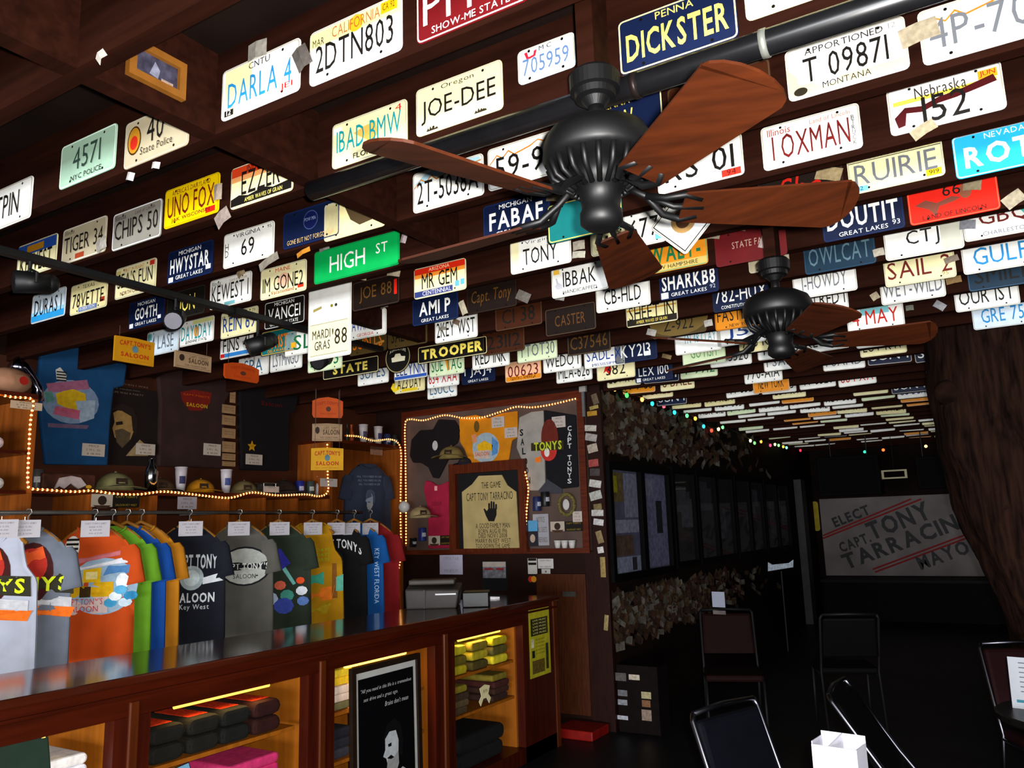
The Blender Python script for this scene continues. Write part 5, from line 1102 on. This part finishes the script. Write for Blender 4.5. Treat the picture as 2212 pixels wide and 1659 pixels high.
# wall below the board
WP = dict(y=6.096)
card(950, 1199, 1000, 1241, 'white paper sheet on the wall below the display board', col='#a8a4b8', lines=('OPEN TAB','MINIMUM'), name='paper_sheet', cat='paper', ink='#8a8698', **WP)
o = card(1040, 1212, 1098, 1276, 'black postcard holder with a picture on the wall', col='#0c0b0d', lines=(), name='postcard_holder', cat='postcard holder', **WP)
MB().rect(-.12,-.02,.12,.11,-.005).obj('postcard', mat('#6a6a70', .5, noise_amt=.5, scale=30), o); MB().rect(-.12,.075,.12,.12,-.006).obj('header', mat('#a89c94', .5), o); MB().rect(-.1,.05,-.01,.065,-.006).obj('red_bar', mat('#8a1c20', .5), o); MB().rect(.02,.05,.1,.065,-.006).obj('red_bar', mat('#8a1c20', .5), o)
o = card(1140, 1206, 1161, 1240, 'black and white card stickers on the wall right of the postcard holder', col='#b0aca4', lines=(), name='card_sticker', cat='sticker', **WP)
for z in (.055, .02): MB().rect(-.04,z-.01,.04,z+.01,-.0045).obj('band', mat('#12100e', .5), o)
o = card(1140, 1242, 1161, 1260, 'dark sticker with overlapping red and yellow discs on the wall', col='#0c0c10', lines=(), name='card_sticker', cat='sticker', **WP)
MB().ell(-.015,0,.026,.026,-.0045).obj('disc', mat('#b02818', .5), o); MB().ell(.015,0,.026,.026,-.005).obj('disc', mat('#c08018', .5), o)
card(1162, 1207, 1196, 1228, 'small white notice at the top right of the wall stickers', col='#b4b0ac', lines=('CASH ONLY','NO CREDIT'), name='paper_sheet', cat='paper', **WP)
card(1170, 1229, 1190, 1261, 'narrow white receipt under the small notice', col='#a8a4a0', lines=('1','2','3','4'), name='paper_sheet', cat='paper', **WP)
tag(MB().box(-.09,.09,-.03,.03,0,.012).obj('phone', mat('#d8d4d8', .15, noise_amt=.05, emit=.6), None), 'glowing phone screen lying on the far end of the counter', 'phone').location = (-3.42, 5.25, CT)

o, put, word = cloth('hanging_cloth', 'dark green shirt hanging in the leftmost counter bay', 'shirt', [(-20,1600),(40,1597),(100,1588),(104,1640),(108,1720),(-20,1740)], .02, '#1c2c22', None, x=-3.1)

# ---------------------------------------------------------------- hall wall
HX = -2.798
def glass_mat():
    mt = bpy.data.materials.new('mat_glass'); mt.use_nodes = True; nt = mt.node_tree
    nt.nodes.remove(nt.nodes['Principled BSDF']); out = nt.nodes['Material Output']
    a = nt.nodes.new('ShaderNodeBsdfTransparent'); g = nt.nodes.new('ShaderNodeBsdfGlossy'); mx = nt.nodes.new('ShaderNodeMixShader'); mx.inputs[0].default_value = .06
    g.inputs['Roughness'].default_value = .03
    nt.links.new(a.outputs[0], mx.inputs[1]); nt.links.new(g.outputs[0], mx.inputs[2]); nt.links.new(mx.outputs[0], out.inputs[0])
    return mt
GLASS = glass_mat()
def notice_board(ya, yb, z0, z1, mids, label, back, papers):
    o = thing('notice_board', label, 'notice board', (HX, (ya+yb)/2, (z0+z1)/2), math.pi/2, 'glazed notice boards on the hall wall')
    w_, h_ = yb-ya, z1-z0; t = .06
    bk = MB().rect(-w_/2+t,-h_/2+t,w_/2-t,h_/2-t,-.006).obj('backing', mat(back, .8, noise_amt=.2), o)
    for b_ in ((-w_/2,-w_/2+t,-h_/2,h_/2),(w_/2-t,w_/2,-h_/2,h_/2),(-w_/2+t,w_/2-t,h_/2-t,h_/2),(-w_/2+t,w_/2-t,-h_/2,-h_/2+t)): MB().box(b_[0],b_[1],-.05,0,b_[2],b_[3]).obj('frame_bar', mat('#040405', .6, noise_amt=.1, spec=.05), o)
    xs = [-w_/2+t]
    for m_ in mids:
        x = m_-(ya+yb)/2; MB().box(x-.045,x+.045,-.05,0,-h_/2+t,h_/2-t).obj('mullion', mat('#040405', .6, noise_amt=.1, spec=.05), o); xs += [x-.045, x+.045]
    xs.append(w_/2-t)
    for i in range(0, len(xs), 2): MB().box(xs[i],xs[i+1],-.03,-.027,-h_/2+t,h_/2-t).obj('pane', GLASS, o)
    for i, (a, b_, c, d, col) in enumerate(papers):
        q = MB().rect(a-(ya+yb)/2, c-(z0+z1)/2, b_-(ya+yb)/2, d-(z0+z1)/2, -.009-.0005*i).obj('clipping', mat(col, .7, noise_amt=.3, scale=25), bk)
    return o
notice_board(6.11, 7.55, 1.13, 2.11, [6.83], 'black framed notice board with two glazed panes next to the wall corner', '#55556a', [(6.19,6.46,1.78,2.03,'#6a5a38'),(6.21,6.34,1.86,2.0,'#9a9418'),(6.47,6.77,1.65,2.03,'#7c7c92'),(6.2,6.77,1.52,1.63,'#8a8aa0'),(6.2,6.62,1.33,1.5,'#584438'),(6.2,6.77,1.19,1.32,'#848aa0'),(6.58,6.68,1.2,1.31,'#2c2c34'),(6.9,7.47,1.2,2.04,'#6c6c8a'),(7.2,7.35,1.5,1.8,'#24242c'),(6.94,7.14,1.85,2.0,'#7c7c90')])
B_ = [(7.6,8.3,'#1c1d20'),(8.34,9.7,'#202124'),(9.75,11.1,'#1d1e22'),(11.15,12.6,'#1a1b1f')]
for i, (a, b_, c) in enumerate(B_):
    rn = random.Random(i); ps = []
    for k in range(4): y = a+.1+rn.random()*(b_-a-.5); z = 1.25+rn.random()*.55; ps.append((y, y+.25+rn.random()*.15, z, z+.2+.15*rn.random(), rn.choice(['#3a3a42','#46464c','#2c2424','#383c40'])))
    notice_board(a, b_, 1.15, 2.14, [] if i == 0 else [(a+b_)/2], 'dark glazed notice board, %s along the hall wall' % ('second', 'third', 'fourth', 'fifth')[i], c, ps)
# pinned banknotes covering the wall
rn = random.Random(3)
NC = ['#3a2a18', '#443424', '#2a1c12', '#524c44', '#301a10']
mb = MB(); slots = []
for ci, col in enumerate(NC):
    for i in range(190):
        y = 6.12+abs(rn.gauss(0, 1.9)); z = rn.choice([rn.uniform(2.2, 2.68), rn.uniform(2.2, 2.68), rn.uniform(.62, 1.03), rn.uniform(.7, 1.04)])
        if y > 12: continue
        a = rn.uniform(-.9, .9); ww, hh = rn.uniform(.05, .08), rn.uniform(.02, .035); c_, s_ = math.cos(a), math.sin(a)
        d = rn.uniform(.01, .035)
        q = [(-ww,-hh,.0),(0,-hh,rn.uniform(0,.012)),(ww,-hh,d),(ww,hh,d),(0,hh,rn.uniform(0,.012)),(-ww,hh,0)]
        mb.add([(.004+e_+.002*ci, y-8+u*c_-v*s_, z+u*s_+v*c_) for u, v, e_ in q], [(0,1,4,5),(1,2,3,4)]); slots += [ci, ci]
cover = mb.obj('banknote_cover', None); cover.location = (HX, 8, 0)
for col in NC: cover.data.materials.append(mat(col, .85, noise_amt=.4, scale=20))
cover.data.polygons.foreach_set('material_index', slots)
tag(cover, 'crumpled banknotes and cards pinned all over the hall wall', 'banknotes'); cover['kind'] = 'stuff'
# cards tacked on the corner trim
for i, (px, py, ww, hh, c) in enumerate(((1286,862,.03,.09,'#5a4c3a'),(1284,880,.045,.03,'#8a7a40'),(1280,893,.05,.04,'#9a7020'),(1277,925,.06,.05,'#a09a90'),(1278,945,.06,.06,'#8c8680'),(1281,968,.05,.07,'#988a7c'),(1283,1000,.05,.06,'#8a3c38'),(1286,1020,.05,.06,'#3c3434'),(1287,1045,.06,.06,'#a8a49c'),(1288,1070,.06,.07,'#989890'),(1292,1095,.04,.05,'#6a5c3c'),(1292,1108,.06,.05,'#a4a09c'),(1294,1128,.05,.05,'#b0acac'),(1296,1160,.03,.1,'#7c6848'),(1298,1188,.03,.05,'#b8b4b0'),(1303,1225,.025,.16,'#8a7444'),(1310,1345,.02,.12,'#86764c'))):
    o = thing('tacked_card', 'worn card tacked on the wall corner trim, %s from the top' % ordinal(i+1), 'card', at(px, py, y=6.056-.0015*(i % 3)), 0, 'cards on the corner trim', ry=math.radians((i*37) % 30-15))
    MB().add([(-ww,0,-hh/2),(0,-.006,-hh/2),(ww*.8,0,-hh/2),(ww*.8,0,hh/2),(0,-.006,hh/2),(-ww,0,hh/2)], [(0,1,4,5),(1,2,3,4)]).obj('card', mat(c, .8, noise_amt=.3, scale=50), o)
tb = thing('door_closer', 'slim grey metal rod with a white box on the board side of the corner', 'hardware', at(1262, 900, y=6.04))
MB().box(-.012,.012,-.01,.01,-.0,.22).obj('rod', mat('#6a6a6c', .4, .5), tb); MB().box(-.03,.03,-.015,.015,.21,.27).obj('box', mat('#8a8680', .5), tb)
# coloured string lights
sl = [(1328,840,'#ffb060'),(1354,854,'#30d040'),(1387,863,'#ff9040'),(1409,872,'#20b0c8'),(1434,877,'#ff4050'),(1457,891,'#20b8c0'),(1484,898,'#40d060'),(1502,904,'#ffa030'),(1520,921,'#20a0b0'),(1537,930,'#ff3020'),(1552,927,'#ffd080'),(1561,923,'#50d060'),(1621,952,'#ffe0a0'),(1630,957,'#50c050'),(1644,954,'#ff8030'),(1664,962,'#ff3050'),(1674,960,'#ffe090'),(1682,962,'#60d060'),(1692,965,'#ff9030'),(1699,967,'#60d0c0'),(1729,973,'#ff2030')]
so = thing('string_lights', 'string of coloured bulbs along the top of the hall wall', 'string lights', at(1328, 840, x=-2.72))
pts = [at(a, b_, x=-2.72)-so.location for a, b_, c in sl]
MB().tube([p+Vector((0,0,.02)) for p in pts], .004, 5).obj('wire', mat('#0c120c', .5, noise_amt=0), so)
for p, (a, b_, c) in zip(pts, sl):
    mb = MB().ball(p, .017, 10, 6, sz=1.3)
    q = mb.obj('bulb', mat(c, .4, noise_amt=0, emit=5), so, True)
    MB().cyl(p+Vector((0,0,.018)), p+Vector((0,0,.035)), .008, n=8).obj('socket', mat('#0c120c', .5, noise_amt=0), q)
for i, (px, py, c, l) in enumerate(((1868,976,'#20a070','tiny green bulb glowing at the far end of the hall'),(1908,972,'#ff5020','tiny red bulb glowing at the far end of the hall'),(2000,964,'#ffb060','warm bulb glowing at the far end beside the tree trunk'))):
    o = thing('hanging_bulb', l, 'bulb', at(px, py, y=13.4)); MB().ball((0,0,0), .022, 8, 6).obj('bulb', mat(c, .4, noise_amt=0, emit=5), o, True); MB().cyl((0,0,.02),(0,0,2.712-o.location.z),.003,n=5).obj('wire', BLK, o)
# little rack with cards by the corner
rk = thing('card_rack', 'small dark rack with a few cards standing on the floor at the wall corner', 'rack', (-2.6, 6.2, 0))
MB().box(-.17,.17,-.1,.12,0,.5).obj('body', mat('#100a0a', .8, noise_amt=.2, spec=.05), rk)
for i, (px, py, ww, hh, c) in enumerate(((1340,1462,.1,.06,'#4a4644'),(1370,1463,.09,.04,'#a89c8c'),(1345,1497,.08,.045,'#5c5c60'),(1345,1517,.08,.04,'#787a80'),(1344,1550,.1,.03,'#9a9aa4'),(1396,1502,.08,.05,'#948a68'),(1396,1520,.07,.05,'#6a4830'),(1397,1545,.08,.08,'#7a6a5c'))):
    p = at(px, py, y=6.098)-Vector((-2.6, 6.2, 0)); MB().box(p.x-ww/2,p.x+ww/2,p.y-.002,p.y,p.z-hh/2,p.z+hh/2).obj('card', mat(c, .7, noise_amt=.3, scale=50), rk)

# ---------------------------------------------------------------- far end of the hall
FY = 14.68
bn_ = thing('painted_banner', 'pale painted election banner with red double stripes on the far wall', 'banner', (-1.5, FY, 1.25))
MB().box(-1.2,1.3,-.01,.015,-.62,.66).obj('board', mat('#6c6462', .8, noise_amt=.25, scale=2), bn_)
AN = math.radians(20)
def bw(s, px, py, w_, h_, rot=AN):
    p = at(px, py, y=FY-.015)-Vector((-1.5, FY, 1.25)); txt(s, w_, h_, '#121216', bn_, p.x, p.z, -.014, 'banner_lettering', rot=rot, bold=.035)
bw('ELECT', 1838, 1115, .62, .17); bw('CAPT.', 1846, 1172, .52, .17); bw('TONY', 1940, 1125, 1.0, .3); bw('TARRACINO', 1960, 1165, 2.15, .26); bw('MAYOR', 2048, 1195, .95, .22)
for px0, py0, px1, py1 in ((1778,1157,1968,1078),(1778,1163,1990,1078),(1885,1230,2105,1148),(1890,1236,2105,1156)):
    a = at(px0, py0, y=FY-.012)-Vector((-1.5, FY, 1.25)); b_ = at(px1, py1, y=FY-.012)-Vector((-1.5, FY, 1.25)); n = Vector((-(b_-a).z, 0, (b_-a).x)).normalized()*.014
    MB().add([a-n, b_-n, b_+n, a+n], [(0,1,2,3)]).obj('stripe', mat('#781414', .7, noise_amt=.1), bn_)
ys = thing('yellow_plaque', 'narrow yellow plaque left of the far banner', 'plaque', at(1763, 1115, y=FY-.03))
MB().prism(rr(.1, .5, .04), -.02, 0).obj('plaque', mat('#a08a10', .6, noise_amt=.2), ys)
struct(MB().box(-2.79, -2.68, 13.2, 13.5, 0, 2.2).obj('trim_3', mat('#2a2a2c', .6, noise_amt=.2)))
for i, (px, py0, py1, wd, l) in enumerate(((1828,985,1070,.8,'wide black loudspeaker hanging at the far end of the hall'),(2012,985,1055,.4,'narrow black loudspeaker hanging beside the tree trunk'))):
    a = at(px, py0, y=12); b_ = at(px, py1, y=12); o = thing('loudspeaker', l, 'loudspeaker', (a.x, 12, (a.z+b_.z)/2), group='hanging loudspeakers'); h_ = a.z-b_.z
    MB().box(-wd/2,wd/2,0,.4,-h_/2,h_/2).obj('cabinet', mat('#020202', .8, noise_amt=.1, spec=.1), o, bevel=.01)
    MB().box(-wd/2+.03,wd/2-.03,-.01,-.001,-h_/2+.03,h_/2-.03).obj('grille', mat('#030303', .9, noise_amt=.3, scale=80, spec=.1), o)
    for s_ in (-1, 1): MB().cyl((s_*wd*.3,.2,h_/2),(s_*wd*.3,.2,2.712-o.location.z),.008).obj('chain', BLK, o)
gl = thing('small_frame', 'small pale framed tray between the hanging loudspeakers', 'frame', at(1932, 1026, y=12.2))
for b_ in ((-.16,-.13,-.05,.07),(.13,.16,-.05,.07),(-.13,.13,.05,.07),(-.13,.13,-.05,-.03)): MB().box(b_[0],b_[1],-.015,.015,b_[2],b_[3]).obj('frame_bar', mat('#a8a078', .4, noise_amt=.1), gl)
MB().cyl((0,0,.07),(0,0,2.712-gl.location.z),.004,n=6).obj('wire', BLK, gl)
nl = thing('lit_sign', 'small bluish white lit sign at the end of the notice boards', 'sign', at(1687, 1225, y=10.5))
MB().prism([(-.16,-.05),(.15,.0),(.16,.09),(.1,.05),(-.1,.03),(-.15,.06)], -.02, 0).obj('panel', mat('#8a94a0', .4, noise_amt=.5, scale=40, emit=.25), nl)
MB().cyl((0,0,-.05),(0,0,-nl.location.z),.012).obj('stand', BLK, nl)
bb = thing('back_bar', 'long dark bar cabinet below the painted banner', 'bar counter', (-1.2, 14.2, 0))
MB().box(-1.4,2.4,-.3,.3,0,.58).obj('body', mat('#040303', .8, noise_amt=.2, spec=.1), bb); MB().box(-1.45,2.45,-.36,.36,.581,.62).obj('worktop', mat('#050404', .6, noise_amt=.2, spec=.1), bb)

# ---------------------------------------------------------------- tree trunk
tt = thing('tree_trunk', 'gnarled reddish brown tree trunk growing up through the ceiling', 'tree', (0, 5.82, 0))
ax = [(.42,0,.42),(.36,.35,.36),(.29,.7,.33),(.22,1.1,.32),(.15,1.4,.32),(.06,1.7,.33),(0,2.0,.345),(-.01,2.3,.335),(.0,2.6,.34),(.03,2.95,.36)]
v = []; f = []; n = 40; rows = 72
for i in range(rows+1):
    t = i/rows*(len(ax)-1); k = min(int(t), len(ax)-2); u = t-k
    cx, z, r = [ax[k][q]*(1-u)+ax[k+1][q]*u for q in range(3)]
    for j in range(n):
        a = 2*math.pi*j/n
        d = 1+.16*noise.noise(Vector((math.cos(a)*1.6, math.sin(a)*1.6, z*1.7)))+.10*noise.noise(Vector((math.cos(a)*5, math.sin(a)*5, z*2.2+7)))+.05*noise.noise(Vector((math.cos(a)*14, math.sin(a)*14, z*7)))
        v.append((cx+r*d*math.cos(a), r*d*math.sin(a), z))
for i in range(rows):
    for j in range(n): f.append((i*n+j, i*n+(j+1) % n, (i+1)*n+(j+1) % n, (i+1)*n+j))
MB().add(v, f).obj('bark', mat('#1c0f0a', .9, noise_amt=.75, scale=6, kind='wood_z', spec=.05), tt, True)
for i, (z, a, l) in enumerate(((2.25, 4.3, .16), (1.55, 4.6, .12))):
    c = Vector((-.1 if z > 2 else .02, 0, z)); d = Vector((math.cos(a), math.sin(a), .3)).normalized()
    MB().tube([c+d*.24, c+d*(.3+l*.2), c+d*(.28+l*.5)], [.09,.07,.035], 10).obj('knot', mat('#1c0f0a', .9, noise_amt=.6, scale=9, spec=.05), tt, True)

# ---------------------------------------------------------------- tables and chairs
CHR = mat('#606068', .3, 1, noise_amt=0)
CHR_SHADE = mat('#0c0c0e', .6, 0, noise_amt=0, spec=.2)  # chrome darkened for the two far chairs, hall shade put into the colour
def chair(x, y, rz, col, label, lean=.16, CHR=CHR):
    o = thing('chair', label, 'chair', (x, y, 0), rz, 'metal frame chairs')
    MB().box(-.21,.21,-.22,.2,.43,.48).obj('seat', mat(col, .7, noise_amt=.15, spec=.08), o, bevel=.02)
    MB().xf(Matrix()).add([(-.2,.19+lean*.35,.56),(.2,.19+lean*.35,.56),(.2,.23+lean*.35,.56),(-.2,.23+lean*.35,.56),(-.19,.18+lean,.86),(.19,.18+lean,.86),(.19,.22+lean,.86),(-.19,.22+lean,.86)], [(0,3,2,1),(4,5,6,7),(0,1,5,4),(1,2,6,5),(2,3,7,6),(3,0,4,7)]).obj('backrest', mat(col, .7, noise_amt=.15, spec=.08), o, bevel=.02)
    for s_ in (-1, 1):
        MB().tube([(s_*.205,.3,0),(s_*.205,.2,.45),(s_*.205,.2+lean*.4,.6),(s_*.205,.2+lean,.86),(s_*.19,.2+lean*1.05,.885)], .011, 8).obj('back_post', CHR, o, True)
        MB().tube([(s_*.205,-.24,0),(s_*.205,-.2,.43)], .011, 8).obj('leg', CHR, o, True)
        MB().tube([(s_*.205,-.2,.425),(s_*.205,.2,.425)], .009, 8).obj('seat_rail', CHR, o, True)
    MB().tube([(-.19,.2+lean*1.05,.885),(0,.215+lean*1.05,.89),(.19,.2+lean*1.05,.885)], .011, 8).obj('top_rail', CHR, o, True)
    return o
chair(-.68, 3.13, math.radians(70), '#07080f', 'dark navy padded chair at the bottom edge left of the white menu box')
chair(-.185, 3.80, math.radians(90), '#030304', 'metal chair whose bare slanting back post catches the light', .3)
chair(.13, 5.05, math.radians(24), '#1c070a', 'maroon vinyl chair beside the standing menu at the right edge')
chair(-1.9, 6.3, math.radians(20), '#160504', 'dark red padded chair in the shade near the notice boards', CHR=CHR_SHADE)
chair(-1.2, 6.9, math.radians(200), '#020203', 'black chair deep in the shade of the hall', CHR=CHR_SHADE)
def table(x, y, r, label):
    o = thing('pub_table', label, 'table', (x, y, 0), 0, 'round pub tables')
    MB().lathe([(.02,.715),(r-.01,.715),(r,.725),(r,.745),(r-.01,.75),(.02,.75)], n=32).obj('tabletop', mat('#0c0a0a', .35, noise_amt=.2), o)
    MB().cyl((0,0,.03),(0,0,.714),.035).obj('pedestal', BLK, o, True)
    MB().lathe([(.25,0),(.25,.015),(.06,.04),(.03,.045)], n=24).obj('foot', BLK, o, True)
table(-.34, 2.62, .33, 'round dark table carrying the white menu box'); table(.22, 4.3, .36, 'round dark table carrying the standing menu')
mbx = thing('menu_box', 'open white paper box standing on the near table', 'menu holder', (-.525, 2.79, .75), math.radians(-8))
mbx.scale = (.8, .8, .86)
WH = mat('#c8c8d4', .6, noise_amt=.04)
for b_ in ((-.085,.085,-.06,-.057,0,.18),(-.085,.085,.057,.06,0,.205),(-.085,-.082,-.057,.057,0,.19),(.082,.085,-.057,.057,0,.18)): MB().box(*b_).obj('panel', WH, mbx)
MB().add([(-.02,-.057,.18),(-.015,-.057,.18),(-.0,.057,.205),(-.005,.057,.205),(-.02,-.057,.0),(-.015,-.057,.0),(-.0,.057,.0),(-.005,.057,.0)], [(0,1,2,3),(0,4,5,1),(3,2,6,7),(0,3,7,4),(1,5,6,2)]).obj('divider', WH, mbx)
mn = thing('standing_menu', 'white printed menu with a teal bar standing on the right table', 'menu', (.03, 4.3, .75), math.radians(-12), rx=math.radians(-5))
MB().box(-.1,.1,-.002,.002,0,.215).obj('sheet', mat('#a0a4ac', .5, noise_amt=.05), mn); MB().box(-.1,.1,.03,.034,0,.21).obj('back_sheet', mat('#8c9098', .5, noise_amt=.05), mn)
for i in range(7): MB().rect(-.06,.19-.02*i,.07-.03*(i % 2),.194-.02*i,-.003).obj('text_line', mat('#4a5060', .6), mn)
MB().rect(-.08,.025,.09,.037,-.003).obj('teal_bar', mat('#2a6a7c', .6), mn)
ntc = thing('table_notice', 'white paper notice standing on the dark red chair back', 'notice', at(1552, 1295, y=6.5), math.radians(-10))
MB().box(-.055,.055,-.002,.002,-.06,.06).obj('sheet', mat('#8c90a0', .6, noise_amt=.05), ntc); MB().box(-.055,.055,-.002,.002,-.115,-.085).obj('strip', mat('#5a5050', .6, noise_amt=.3), ntc)
